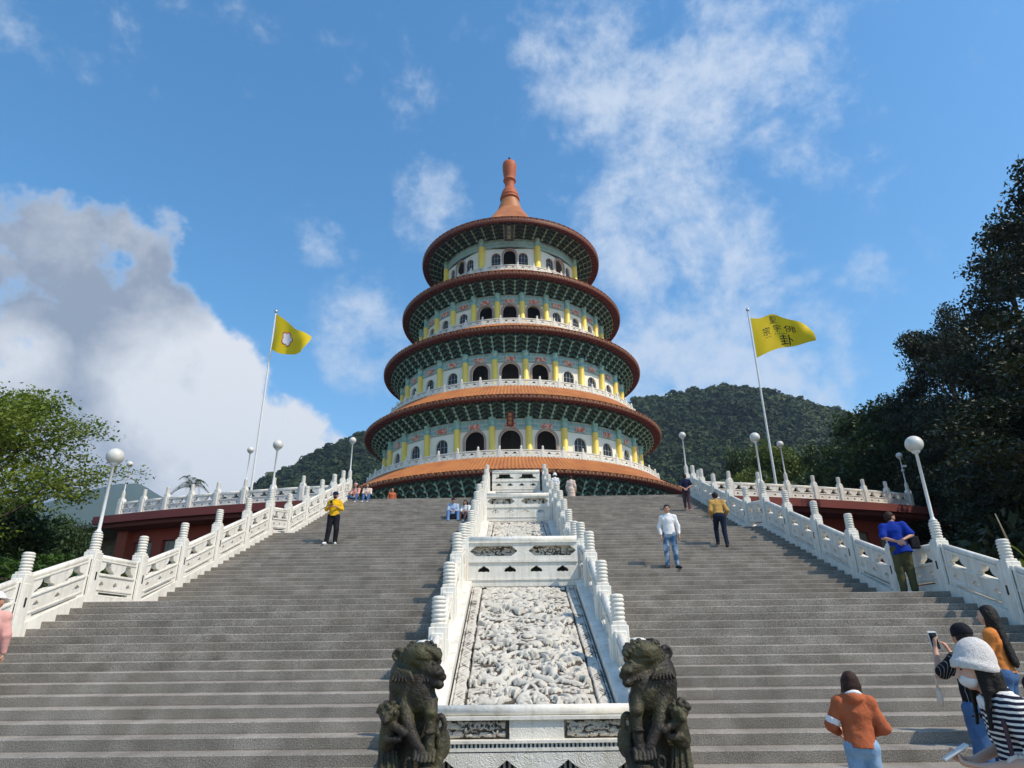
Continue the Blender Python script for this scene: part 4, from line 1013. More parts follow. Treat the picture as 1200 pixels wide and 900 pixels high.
# woman in the fluffy hat, nearest the camera
WHR = R(-107); hp_ = at_y(1131, 752, 4.1)
wh = (hp_[0]+.16, 4.1, 0.)
p = person(wh, WHR, 1.63, 'woman in white fluffy bucket hat, face mask and striped knit top looking at her phone', dict(top='stripes', sleeve=.42, bulk=1.06, drop=.10, bottom='white_cloth', legbulk=1.3, shoes='shoe_white', hair='long', hairend=(.0, .12, -.46), hattilt=-16, hat=('bucket', 'fluff'), mask='mask', skin='skin_pale'),
           dict(che=(0, -.02, 1.27), nek=(0, -.055, 1.43), sha=(.155, -.03, 1.355), shb=(-.155, -.03, 1.355), head=(0, -.135, 1.555), pitch=6, yaw=10, ela=(.235, .03, 1.10), wra=(.10, -.23, 1.05), hda=(-.55, -1, .12), hna=(-.2, .1, 1), elb=(-.22, -.02, 1.12), wrb=(-.06, -.24, 1.06), hdb=(.35, -1, .15), hnb=(.3, 0, 1), curl=.75), fem=True, res=.0075)
ph = phone(w2(p, (.035, -.345, 1.115)), WHR, R(-58), 'pale phone in the hands of the woman in the fluffy hat')
t = Sdf(); t.el((.02, -.145, 1.395), (.022, .018, .02)); t.el((.045, -.14, 1.375), (.022, .014, .034)); t.el((-.008, -.145, 1.375), (.020, .014, .034)); put('neck_bow', t.mesh('neck_bow', .006, M['white_cloth'], noise=(.01, 40, 6)), p)
t = Sdf(); t.rc((.13, -.06, 1.415), (.172, -.10, 1.28), .012); t.rc((.172, -.10, 1.28), (.165, -.10, 1.05), .012); t.rc((.13, -.06, 1.415), (.11, .06, 1.38), .012); put('bag_strap', t.mesh('bag_strap', .006, M['mauve_cloth']), p)
for q, e, w in ((1, (.235, .04, 1.11), (.2, .02, 1.25)),):
    t = Sdf(); t.rc((.224, .018, 1.145), (.219, .012, 1.17), .080, .078, flat=True); put('sleeve_cuff', t.mesh('sleeve_cuff', .007, M['white_cloth']), p)
s = MB(); a_ = np.linspace(0, 2*PI, 25)
fa = np.array([.175, -.075, 1.055])
s.tube([fa+np.array([.012*math.sin(2*a), .075*math.sin(a), -.09+.155*math.cos(a) if math.cos(a) > -.5 else -.09+.155*math.cos(a)]) for a in a_], .016, 8)
kk = p.scale[0]
bag = thing('tote_bag', 'pale soft tote bag hung on the forearm of the woman in the fluffy hat', 'bag', wh, WHR); bag.scale = (kk,)*3
s.build('handle', M['straw'], bag)
t = Sdf(); t.bx(fa+(0.02, .0, -.40), (.07, .19, .17), None, .05); put('bag_body', t.mesh('bag_body', .012, M['straw'], noise=(.05, 7, 3)), bag)
# pink top at the edge of the picture
X, Y, Z = head_on_stairs(-2, 697, 1.58, 6.5, 13)
person((X, Y, Z), PI+.5, 1.58, 'person in pale pink top and light cap beside the sunny balustrade', dict(top='pink_cloth', sleeve=.95, bulk=1.12, drop=.1, bottom='denim', shoes='shoe_white', hat=('cap', 'white_cloth'), face=False), dict(yaw=-60), fem=True, res=.012)
# dark-haired figure cut by the other edge
p_ = at_y(1216, 750, 5.2)
person((p_[0]+.04, 5.2, 0), R(-70), 1.66, 'dark-haired person in black behind the woman in the fluffy hat', dict(top='black_cloth', sleeve=.9, bottom='denim_dark', shoes='shoe_dark'), {}, res=.013)
# sitters at the head of the stairs, sunny side
def sitter(x, y, rz, h, label, look, pose, i=None):
    q = put_on_stairs(x, y, h); z = q[2]
    P = dict(SIT); P.update(pose)
    return person((q[0], q[1]+.1, z), rz, h, label, look, P, 'people sitting on the steps')
sitter(416, 584, R(-10), 1.65, 'sitter in pink cap and pale top with blue jeans spread wide', dict(top='pink_cloth', sleeve=.6, bottom='denim', shoes='shoe_white', hat=('cap', 'pink_cloth'), hair='long', hairend=(0, .1, -.35)), dict(kna=(.22, -.36, .20), ana=(.25, -.55, -.18), toa=(.28, -.72, -.235), knb=(-.28, -.35, .14), anb=(-.45, -.56, -.18), tob=(-.50, -.73, -.235)))
sitter(429.5, 583, R(5), 1.62, 'sitter in peach top and jeans with white shoes beside the pink cap', dict(top='cream_cloth', sleeve=.6, bottom='denim', shoes='shoe_white', hair='back', hairend=(0, .1, -.35)), {})
p = sitter(530.5, 608, R(6), 1.70, 'man in pale blue jacket and jeans sitting bowed over his phone', dict(top='bluegrey_cloth', sleeve=.95, bulk=1.12, bottom='denim_mid', shoes='shoe_dark'), dict(pitch=38, head=(0, -.11, .755), kna=(.20, -.36, .22), knb=(-.20, -.36, .22), ana=(.2, -.57, -.18), anb=(-.2, -.57, -.18), toa=(.23, -.74, -.235), tob=(-.23, -.74, -.235)))
q = w2(p, (0, -.40, .0)); t = Sdf(); t.bx((0, 0, 0), (.10, .07, .15), None, .04); tag(put('backpack', t.mesh('backpack', .012, M['black_cloth']), None, q), 'small black backpack between the knees of the bowed man', 'backpack')
sitter(545.5, 607, R(-15), 1.50, 'dark-haired sitter in white top close by the central ramp', dict(top='white_cloth', sleeve=.4, bottom='mauve_cloth', shoes='shoe_white', hair='long', hairend=(0, .1, -.3)), dict(pitch=20))
# up on the plaza
p_ = at_y(668.5, 556, 35.); 
person((p_[0], 35., TOPZ), PI-.3, float(np.clip(p_[2]-TOPZ, 1.5, 1.75)), 'woman in cream dress standing with her back turned on the plaza edge', dict(top='cream_cloth', sleeve=.9, bulk=1.15, drop=.2, skirt='cream_cloth', shoes='shoe_white', face=False, hair='short', hairm='hair_brown'), {}, res=.013, group='visitors on the plaza')
p_ = at_y(650, 555, 33.6)
person((p_[0], 33.6, TOPZ), PI, float(np.clip(p_[2]-TOPZ, 1.4, 1.75)), 'person in white hat behind the upper end of the ramp', dict(top='white_cloth', sleeve=.5, bottom='denim_dark', shoes='shoe_dark', hat=('bucket', 'white_cloth'), face=False), {}, res=.013, group='visitors on the plaza')
p_ = at_y(460, 572, 37.)
person((p_[0], 37., TOPZ), .4, float(np.clip(p_[2]-TOPZ, 1.3, 1.75)), 'brown-haired person far back on the plaza, only the head in view', dict(top='rust_cloth', sleeve=.8, bottom='denim_dark', shoes='shoe_dark', hairm='hair_brown', hair='back'), {}, res=.013, group='visitors on the plaza')
# ================================================================ the round pagoda
PX, PY = -1.0, 90.
pg = thing('pagoda', 'round five-roofed pagoda with orange tiled eaves, green bracketing and yellow columns', 'pagoda', (PX, PY, 0))
# level: wall radius, floor z, arch top, column top, beam top, bays | roof above: eave radius, eave z, rim, roof ends at (radius, z) | balustrade radius, posts
LEV = [dict(Rw=20.9, z0=TOPZ, arch=13., yt=14.4, ct=15.5, nb=26, Re=24.3, ze=17.85, rim=.42, Rb=20.45, zb=20.5, Rbal=0, np=0, door=()),
       dict(Rw=17.6, z0=20.55, arch=24.56, yt=24.88, ct=25.93, nb=26, Re=20.9, ze=27.35, rim=.50, Rb=18.0, zb=29.95, Rbal=20.13, np=52, door=(-1, 0, 1)),
       dict(Rw=15.7, z0=29.99, arch=33.89, yt=34.24, ct=35.26, nb=26, Re=18.8, ze=37.1, rim=.55, Rb=14.85, zb=39.85, Rbal=17.73, np=46, door=(-1, 0, 1)),
       dict(Rw=13.4, z0=39.9, arch=43.39, yt=43.64, ct=44.81, nb=26, Re=16.6, ze=46.2, rim=.65, Rb=11.4, zb=50.1, Rbal=14.57, np=38, door=(-1, 0, 1)),
       dict(Rw=10.25, z0=50.14, arch=54.0, yt=54.75, ct=55.9, nb=8, Re=14.0, ze=56.4, rim=.8, Rb=2.2, zb=68., Rbal=11.13, np=30, door=())]
def bend(V, Rr, a=0.):
    """plate (u, v, w) wrapped round the tower, w outwards"""
    ph = V[:,0]/Rr+a; r = Rr+V[:,2]
    return np.stack([r*np.sin(ph), -r*np.cos(ph), V[:,1]], 1)
def archpoly(c, w, z0, zt, n=12, pad=0.):
    r = w/2+pad; zc = zt-w/2
    return [(c-r, z0-pad*0), (c+r, z0)]+[(c+r*math.cos(a), zc+r*math.sin(a)) for a in np.linspace(0, PI, n)]
FRONT = R(112)
for li, L in enumerate(LEV):
    Rw, z0, nb = L['Rw'], L['z0'], L['nb']; da = 2*PI/nb
    vis = li > 0
    m = MB(); glass = []
    if vis:
        wb = Rw*da
        for k in range(nb):
            kk = (k+nb//2) % nb-nb//2; a = kk*da
            if abs(a) > FRONT:
                V, Fc = plate([(-wb/2, z0), (wb/2, z0), (wb/2, L['yt']+.1), (-wb/2, L['yt']+.1)], [], .3); m.add(bend(V, Rw, a), Fc); continue
            if nb == 8: ops = [(0, 1.75, L['arch'], 1), (-1.95, 1.35, L['arch']-.45, 0), (1.95, 1.35, L['arch']-.45, 0)]
            elif kk in L['door']: ops = [(0, wb*.56, L['arch'], 1)]
            else: ops = [(0, wb*.40, L['arch']-.55, 0)]
            hol = [archpoly(c, w, z0+.4, zt) for c, w, zt, d in ops]
            V, Fc = plate([(-wb/2, z0), (wb/2, z0), (wb/2, L['yt']+.1), (-wb/2, L['yt']+.1)], hol, .3); m.add(bend(V, Rw, a), Fc)
            for c, w, zt, d in ops: glass.append((a, c, w, zt, d))
        m.build('wall', M['cream'], pg)
        for a, c, w, zt, d in glass:
            t = .24 if d else .12
            V, Fc = plate(archpoly(c, w, z0+.42, zt, 14, t), [archpoly(c, w, z0+.1, zt, 14)], .14 if d else .08)
            q = MB(); V[:,2] += .17; q.add(bend(V, Rw, a), Fc)
            if d: q.build('arch_surround', M['pinkstone'], pg)
            else:
                wq = MB(); V[:,2] += 0; wq.add(bend(V, Rw, a), Fc, 1)
                for f in (-.5, .5) if w > 1.2 else (0,): 
                    V2, F2 = plate([(c+f*w/3-.035, z0+.4), (c+f*w/3+.035, z0+.4), (c+f*w/3+.035, zt-.12), (c+f*w/3-.035, zt-.12)], [], .06); wq.add(bend(V2, Rw, a), F2, 0)
                for zz in (zt-w*.55, zt-w*1.15): 
                    V2, F2 = plate([(c-w/2, zz-.035), (c+w/2, zz-.035), (c+w/2, zz+.035), (c-w/2, zz+.035)], [], .05); wq.add(bend(V2, Rw, a), F2, 0)
                wo = wq.build('window', [M['muntin'], M['cream']], pg)
                V2, F2 = plate(archpoly(c, w-.02, z0+.41, zt-.01), [], .03); V2[:,2] -= .06; q = MB(); q.add(bend(V2, Rw, a), F2); q.build('pane', M['glass'], wo)
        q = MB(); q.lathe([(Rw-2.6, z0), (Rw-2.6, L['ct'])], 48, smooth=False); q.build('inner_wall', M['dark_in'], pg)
        q = MB(); q.lathe([(Rw-2.8, z0-.04), (L['Rbal']+.35, z0-.04), (L['Rbal']+.35, z0-.35)], 96, smooth=False); q.lathe([(Rw-2.7, L['ct']-.3), (Rw+.1, L['ct']-.3)], 96, smooth=False); q.build('terrace_floor', M['white_fine'], pg)
        q = MB()
        if True:
            q.lathe([(Rw+.10, L['yt']-.28), (Rw+.24, L['yt']-.28), (Rw+.24, L['ct']), (Rw, L['ct'])], 156, smooth=False)
        q.build('painted_beam', M['beam'], pg)
        for k in range(nb):
            a = ((k+nb//2) % nb-nb//2)*da
            if abs(a) > FRONT or (nb == 8): continue
            q = MB(); V, Fc = plate([(-.66, L['yt']-.16), (.66, L['yt']-.16), (.66, L['yt']+.46), (-.66, L['yt']+.46)], [], .1); V[:,2] += .27; q.add(bend(V, Rw, a), Fc); q.build('painted_panel', M['pinkpanel'], pg)
        for k in range(nb):
            a = ((k+nb//2) % nb-nb//2+.5)*da
            if abs(a) > FRONT: continue
            cr = .37 if nb > 8 else .45
            c = ((Rw+.32)*math.sin(a), -(Rw+.32)*math.cos(a), 0)
            q = MB(); q.lathe([(cr*1.15, z0-.03), (cr*1.15, z0+.25), (cr, z0+.3), (cr, L['yt'])], 16); o = q.build('column', M['yellow'], pg, loc=c)
            q = MB(); q.lathe([(cr, L['yt']), (cr*1.1, L['yt']+.02), (cr*1.1, L['yt']+.08), (cr*1.02, L['yt']+.1), (cr*1.02, L['ct']-.15), (cr*1.25, L['ct']-.05), (cr*1.25, L['ct']+.1), (0, L['ct']+.1)], 16); q.build('capital', M['capital'], o)
    else:
        m.lathe([(Rw, z0), (Rw, L['ct'])], 104, smooth=False); m.build('wall', M['red_wall'], pg)
    # ---- bracketing under the eave
    zb, Re, ze = L['ct'], L['Re'], L['ze']; ro = Re-1.05; zt = ze-.10; n = round(2*PI*(Rw+1)/1.42)
    if li == 4: zt = ze+.35; zb = L['ct']-.15
    if li == 0: zb = L['ct']
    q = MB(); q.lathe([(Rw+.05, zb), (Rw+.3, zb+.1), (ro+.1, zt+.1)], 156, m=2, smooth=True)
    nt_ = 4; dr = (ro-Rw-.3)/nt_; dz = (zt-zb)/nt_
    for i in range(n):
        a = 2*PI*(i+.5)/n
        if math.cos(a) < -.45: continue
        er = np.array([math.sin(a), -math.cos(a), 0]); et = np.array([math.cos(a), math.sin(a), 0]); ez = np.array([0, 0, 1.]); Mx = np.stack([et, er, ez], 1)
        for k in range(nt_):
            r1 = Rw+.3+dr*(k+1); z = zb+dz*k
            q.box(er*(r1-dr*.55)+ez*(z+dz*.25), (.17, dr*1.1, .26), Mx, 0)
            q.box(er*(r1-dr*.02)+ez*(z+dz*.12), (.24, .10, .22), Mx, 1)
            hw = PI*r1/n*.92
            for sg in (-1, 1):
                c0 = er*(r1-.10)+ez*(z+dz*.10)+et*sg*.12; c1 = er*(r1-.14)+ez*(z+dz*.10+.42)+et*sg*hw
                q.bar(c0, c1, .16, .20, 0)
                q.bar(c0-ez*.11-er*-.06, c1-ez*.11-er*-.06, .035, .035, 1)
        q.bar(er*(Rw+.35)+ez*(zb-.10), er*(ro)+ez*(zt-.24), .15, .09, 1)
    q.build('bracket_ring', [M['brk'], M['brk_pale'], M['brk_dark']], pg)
    # ---- eave: soffit, rafters, rim of tile ends, ribbed roof
    q = MB(); zr = ze+L['rim']
    q.lathe([(ro-.3, zt+.16), (Re-.12, ze+.10)], 180, m=0)
    nr = 2*n
    for i in range(nr):
        a = 2*PI*i/nr
        if math.cos(a) < -.45: continue
        er = np.array([math.sin(a), -math.cos(a), 0])
        q.bar(er*(ro-.2)+np.array([0, 0, zt+.06]), er*(Re-.10)+np.array([0, 0, ze+.02]), .14, .13, 1)
    q.build('eave_soffit', [M['soffit'], M['red_trim']], pg)
    q = MB(); ne = int(2*PI*Re/.44)
    q.lathe([(Re-.14, ze-.02), (Re-.02, ze-.02), (Re, ze+.05), (Re, zr-.12), (Re-.1, zr-.1)], 180, m=0)
    for i in range(ne):
        a = 2*PI*i/ne
        if math.cos(a) < -.45: continue
        er = np.array([math.sin(a), -math.cos(a), 0]); ez = np.array([0, 0, 1.])
        p0 = er*(Re-.12)+ez*(zr-.08); p1 = er*(Re+.07)+ez*(zr-.16); q.tube([p0, p1], .125, 8, 0 if i % 2 else 1, smooth=False)
        a2 = a+PI/ne; er = np.array([math.sin(a2), -math.cos(a2), 0]); q.box(er*(Re+.02)+ez*(ze+L['rim']*.42), (.15, .10, .24), np.stack([np.array([math.cos(a2), math.sin(a2), 0]), er, ez], 1), 2)
    q.build('tile_rim', [M['tile_edge'], M['terracotta'], M['tile_gilt']], pg)
    # roof surface
    if li < 4:
        t = np.linspace(0, 1, 7); rr = Re+.02+(L['Rb']-Re)*t; zz = zr-.10+(L['zb']-zr+.1)*(.72*t+.28*t**2)
    else:
        t = np.linspace(0, 1, 18); rr = Re+.02+(L['Rb']-Re)*t; zz = zr-.10+(L['zb']-zr+.1)*(.50*t+.5*t**2.6)
    na = ne*4; a = 2*PI*np.arange(na)/na; cr = np.array([.0, .07, .12, .07])[np.arange(na) % 4]
    V = np.stack([np.outer(rr, np.sin(a)), -np.outer(rr, np.cos(a)), zz[:,None]+cr[None,:]*np.clip(rr/6, .2, 1)[:,None]], -1).reshape(-1, 3)
    idx = np.arange(len(rr)*na).reshape(len(rr), na); nxt = np.roll(idx, -1, 1)
    Q = np.stack([idx[:-1], nxt[:-1], nxt[1:], idx[1:]], -1).reshape(-1, 4)
    put('roof', mesh('roof', V, Q, M['terracotta']), pg)
    # ---- balustrade on the terrace
    if L['Rbal']:
        rb, n_p = L['Rbal'], L['np']; q = MB(); dp = 2*PI/n_p; wl = rb*dp
        V, Fc = plate([(-wl/2, .0), (wl/2, 0), (wl/2, .74), (-wl/2, .74)], [tent(-wl*.2, .44, wl*.24, .22), tent(wl*.2, .44, wl*.24, .22)]+[foil(c*wl, .16, .14, .11) for c in (-.28, 0, .28)], .12)
        for i in range(n_p):
            if math.cos(i*dp) < -.35: continue
            W = bend(V, rb, i*dp); W[:,2] += z0; q.add(W, Fc)
        q.arcbox(rb-.09, rb+.09, z0+.80, z0+.92, -FRONT, FRONT, 60); q.arcbox(rb-.14, rb+.14, z0-.05, z0+.06, -FRONT, FRONT, 60)
        bal = q.build('balustrade', M['white_fine'], pg)
        if li == 1:
            w = MB(); w.box((0, 0, .5), (.26, .26, 1.06)); w.box((0, 0, .42), (.46, .2, .9)); w.lathe([(.09, 1.02), (.12, 1.06), (.12, 1.3), (.09, 1.36), (0, 1.42)], 10); PPOST = w.mesh('post', M['white_fine'])
        for i in range(n_p):
            a = (i-n_p//2+.5)*dp
            if abs(a) > R(104): continue
            put('post', PPOST, bal, (rb*math.sin(a), -rb*math.cos(a), z0), (0, 0, a))
# finial
q = MB(); Zf = [(2.05, 68.1), (1.75, 69.2), (1.45, 70.4)]
q.lathe([(2.2, 67.9), (2.0, 68.6), (1.65, 69.7), (1.42, 70.55)], 32, m=1)
q.lathe([(1.42, 70.5), (1.62, 70.55), (1.66, 70.85), (1.5, 71.0), (1.45, 71.15), (1.56, 71.25), (1.5, 71.5), (1.38, 71.6), (1.42, 71.8), (1.3, 72.0), (1.32, 72.15), (1.2, 72.35), (.95, 72.9), (.80, 73.3), (.84, 74.1), (.90, 74.4), (1.08, 74.5), (1.1, 74.72), (.96, 74.85), (.95, 75.1), (1.08, 76.), (1.18, 77.0), (1.2, 77.8), (1.08, 78.35), (.7, 78.65), (.3, 78.75), (0, 78.8)], 32, m=0)
fin = q.build('finial', [M['finial'], M['terracotta']], pg)
q = MB(); q.lathe([(.07, 78.7), (.06, 79.25), (.18, 79.35), (.2, 79.5), (.08, 79.7), (0, 79.75)], 8); q.build('lightning_rod', M['slot'], fin)
# name boards
def board(name, z0, z1, w, r, tilt, face, text, size):
    q = MB(); h = z1-z0; q.box((0, 0, 0), (w, .18, h), m=0); q.box((0, -.10, 0), (w*.82, .04, h*.88), m=1)
    o = q.build(name, [M['gold_dull'], face], pg, loc=(0, -r, (z0+z1)/2), rot=(tilt, 0, 0))
    n = len(text)
    for i, ch in enumerate(text):
        V, Fc = text_mesh(ch, size)
        if len(V): q = MB(); q.add(np.stack([V[:,0], -.125-V[:,2]*2, V[:,1]+h*.84*(.5-(i+.5)/n)], 1), Fc); q.build('character', M['gold'], o)
zc = at_y(600, 273, PY-12.9)[2]; board('name_board', zc-1.15, zc+1.15, 1.3, 12.9, R(16), M['sign_dark'], '天元宮', .62)
zc = at_y(600, 491, PY-19.5)[2]; board('name_board', zc-.85, zc+.85, .82, 19.5, R(16), M['sign_red'], '無極殿', .42)
# ================================================================ wings under the plaza edge
def wing(sgn, a_in, a_out, label, npost):
    t = thing('wing_building', label, 'building', (PX, PY, 0), group='low red wings under the plaza edge')
    A = lambda a: R(a)*sgn
    lo, hi = sorted((A(a_in), A(a_out)))
    q = MB(); q.arcbox(54., 58.75, TOPZ-.42, TOPZ-.004, lo-R(.9 if sgn < 0 else 0), hi+R(.9 if sgn > 0 else 0), 40); q.arcbox(54., 58.45, TOPZ-.62, TOPZ-.42, lo-R(.6 if sgn < 0 else 0), hi+R(.6 if sgn > 0 else 0), 40)
    q.build('roof_slab', M['red_trim'], t)
    q = MB(); zt = TOPZ-.62
    q.arcbox(50., 57.0, zt-.65, zt, lo, hi, 40)                       # beam
    q.arcbox(50., 57.0, 1.0, zt-2.6, lo, hi, 40)                       # plinth
    n = 6; wa = (hi-lo)/n
    for i in range(n):
        a0 = lo+wa*i; q.arcbox(50., 57.0, zt-2.6, zt-.65, a0, a0+wa*.16, 4); q.arcbox(50., 57.0, zt-2.6, zt-.65, a0+wa*.84, a0+wa, 4)
    q.build('wall', M['red_wall'], t)
    for i in range(n):
        a0 = lo+wa*i; w = MB(); w.arcbox(56.6, 56.7, zt-2.6, zt-.65, a0+wa*.16, a0+wa*.84, 8)
        wo = w.build('window', M['glass'], t)
        for f in (.18, .5, .82):
            a = a0+wa*(.16+.68*f); w = MB(); w.arcbox(56.7, 56.8, zt-2.6, zt-.65, a-.0009, a+.0009, 1); w.build('frame', M['muntin'], wo)
        for f0, f1 in ((.03, .46), (.54, .97)):
            w = MB(); w.arcbox(56.72, 56.78, zt-1.45, zt-.68, a0+wa*(.16+.68*f0), a0+wa*(.16+.68*f1), 5); w.build('blind', M['blind'], wo)
    q = MB(); ac = A(a_out)
    q.arcbox(56.6, 57.35, 1.0, zt-.02, ac-R(.55), ac+R(.25), 2); q.build('corner_column', M['corner_red'], t)
    # balustrade on the roof edge
    Rr = 57.9; n = npost; da = (hi-lo)/n; H = 2*Rr*math.sin(da/2)
    pm = panel_mesh(H-.25, 0., 2, 3, slot=False)
    bal = put('balustrade', post_mesh(), t, (Rr*math.sin(lo), -Rr*math.cos(lo), TOPZ), (0, 0, lo+PI/2))
    bal.data.name = 'balustrade_end_post'
    q = MB(); q.arcbox(Rr-.16, Rr+.16, TOPZ-.003, TOPZ+.07, lo, hi, 40); q.build('balustrade_plinth', M['white'], t)
    for i in range(n+1):
        a = lo+da*i; loc = (Rr*math.sin(a), -Rr*math.cos(a), TOPZ)
        if i: put('post', POST, t, loc, (0, 0, a+PI/2), (.84, .84, 1))
        put('post_cap', CAP, t, loc, None, (.84, .84, 1))
        if i < n: put('panel', pm, t, (Rr*math.sin(a)+.125*math.cos(a+da/2), -Rr*math.cos(a)+.125*math.sin(a+da/2), TOPZ+.07), (0, 0, a+da/2-PI/2))
    return [(PX+Rr*math.sin(lo+da*i), PY-Rr*math.cos(lo+da*i)) for i in range(n+1)]
M['corner_red'] = mat('corner_red', (.42, .085, .04), .65, (.34, .065, .03), .8, .5)
WL = wing(-1, 8.43, 21.83, 'low red wing with roof balustrade and window blinds, on the sunny side', 8)
WR = wing(1, 10.307, 23.65, 'low red wing with roof balustrade in the shade of the dark trees', 8)

# ================================================================ lamps
def lamp_parts():
    a = MB(); a.lathe([(.075, 0), (.08, .02), (.045, .05), (.034, .09), (.030, 1.42), (.06, 1.44), (.085, 1.47), (.085, 1.49), (0, 1.49)], 14)
    b = MB(); b.lathe([(0, 1.47)]+[(.178*math.sin(x), 1.64-.178*math.cos(x)) for x in np.linspace(.25, PI, 18)], 26)
    return a.mesh('pole', M['pole']), b.mesh('globe', M['globe'])
LP, LG = lamp_parts()
def lamp(x, y, z, label, speaker=False):
    t = thing('globe_lamp', label, 'lamp', (x, y, z), group='white globe lamps on the balustrade posts')
    put('pole', LP, t); put('globe', LG, t)
    if speaker:
        q = MB(); q.box((.12, -.05, 1.0), (.2, .12, .12)); q.box((-.02, -.03, .75), (.13, .10, .10)); q.build('camera_box', M['pole'], t)
capz = 1.475
for sx, w in ((-1, 'on the sunlit balustrade'), (1, 'on the shaded balustrade')):
    for Y, w2_ in ((13.5, 'big white globe lamp at the lower landing'), (22.5, 'white globe lamp at the middle landing'), (32.5, 'small white globe lamp at the stair head')):
        lamp(sx*8.62, Y, nl(Y)+(capz*.93 if Y < 14 else capz*1.06), w2_+' '+w)
def near_post(W, px):
    return min(W, key=lambda p: abs(pix_x((p[0], p[1], TOPZ+1.2))-px))
for W, px, lab, sp in ((WL, 145, 'white globe lamp with small boxes on its pole, on the sunlit wing roof', True), (WL, 288, 'white globe lamp on the sunlit wing roof next to the flagpole', False),
                       (WR, 1062, 'white globe lamp with small boxes on its pole, on the shaded wing roof', True), (WR, 921, 'white globe lamp on the shaded wing roof beside the flagpole', False)):
    p = near_post(W, px); lamp(p[0], p[1], TOPZ+capz, lab, sp)

# ================================================================ flags
M['flag'] = mat('flag_yellow', (.92, .66, .015), .7, (.88, .60, .012), 1.5, .5, transl=.4)
M['ink'] = mat('flag_ink', (.015, .012, .012), .8); M['flag_white'] = mat('flag_white', (.82, .74, .76), .8, (.66, .58, .66), 5., .5); M['flag_red'] = mat('flag_red', (.55, .06, .06), .8)
def pole(px, py, Y, label):
    p = at_y(px, py, Y); h = p[2]-TOPZ
    t = thing('flagpole', label, 'flagpole', (p[0], Y, TOPZ), group='flagpoles on the plaza edge')
    q = MB(); q.lathe([(.12, 0), (.12, .25), (.075, .3), (.07, 1), (.045, h)], 14); q.build('pole', M['pole'], t)
    q = MB(); q.lathe([(.05, h-.05), (.10, h), (.115, h+.07), (.08, h+.14), (0, h+.17)], 14); q.build('finial', M['steel'], t)
    return np.array([p[0], Y, p[2]])
def flag(base, f, label, marks):
    root = thing('flag', label, 'flag', base, group='yellow flags')
    nu, nv = 44, 30; U, W = np.meshgrid(np.linspace(0, 1, nu), np.linspace(0, 1, nv), indexing='ij')
    V = f(U, W).reshape(-1, 3); idx = np.arange(nu*nv).reshape(nu, nv)
    Q = np.stack([idx[:-1,:-1], idx[1:,:-1], idx[1:,1:], idx[:-1,1:]], -1).reshape(-1, 4)
    put('cloth', mesh('cloth', V, Q, M['flag'], smooth=True), root)
    def mapped(P, off):
        uu, vv = P[:,0], P[:,1]; e = 1e-3; p = f(uu, vv); n = np.cross(f(uu+e, vv)-p, f(uu, vv+e)-p); n /= np.linalg.norm(n, axis=1, keepdims=True)
        n *= -np.sign(n[:,1:2]); return p-n*(-off)*1. if False else p+n*off
    for nm, V2, Fc, m, off in marks(root):
        # cut long polygons finer so that they follow the folds
        me = bpy.data.meshes.new(nm); me.from_pydata(V2.tolist(), [], Fc); bm = bmesh.new(); bm.from_mesh(me)
        bmesh.ops.triangulate(bm, faces=bm.faces[:]); bmesh.ops.subdivide_edges(bm, edges=bm.edges[:], cuts=2, use_grid_fill=True)
        P = np.array([v.co[:] for v in bm.verts]); P = mapped(P, off)
        for v, p in zip(bm.verts, P): v.co = p
        bm.to_mesh(me); bm.free(); me.materials.append(M[m]); put(nm, me, root)
def corners(TL, TR, BL, BR, fold):
    TL, TR, BL, BR = (np.array(q, float) for q in (TL, TR, BL, BR))
    def f(u, v):
        u = np.asarray(u, float); v = np.asarray(v, float); U = u[...,None]; W = v[...,None]
        return (1-U)*(1-W)*TL+U*(1-W)*TR+(1-U)*W*BL+U*W*BR+fold(u, v)
    return f
def foldL(u, v): return np.stack([-.12*np.sin(PI*u)*v+.05*np.sin(7*u+3*v), .26*np.sin(6.5*u-2.2*v)*u+.10*np.sin(13*u+4*v)*u, .16*np.sin(PI*u)*(1-v)*-.4-.12*np.sin(PI*u)*v+.07*np.sin(8*u+2*v)*u], -1)
def foldR(u, v): return np.stack([.05*np.sin(8*u+2*v)*u, .34*np.sin(6*u-1.5*v)*u+.10*np.sin(14*u+5*v)*u, .55*np.exp(-((u-.45)/.22)**2)*(1-v)+.10*np.sin(5*u+.5)*u*v+.22*np.sin(PI*u)*v], -1)
def blossom(root):
    a = np.linspace(0, 2*PI, 60, endpoint=False)
    def poly(r0): 
        r = r0*(.70+.30*np.abs(np.cos(2.5*a+.4))); return np.concatenate([[[.45, .47, 0]], np.stack([.45+r*np.cos(a)/3.2, .47+r*np.sin(a)/2.3, a*0], 1)])
    Fc = [(0, i+1, (i+1) % 60+1) for i in range(60)]
    return [('emblem_border', poly(.58), Fc, 'flag_red', .012), ('emblem', poly(.49), Fc, 'flag_white', .022)]
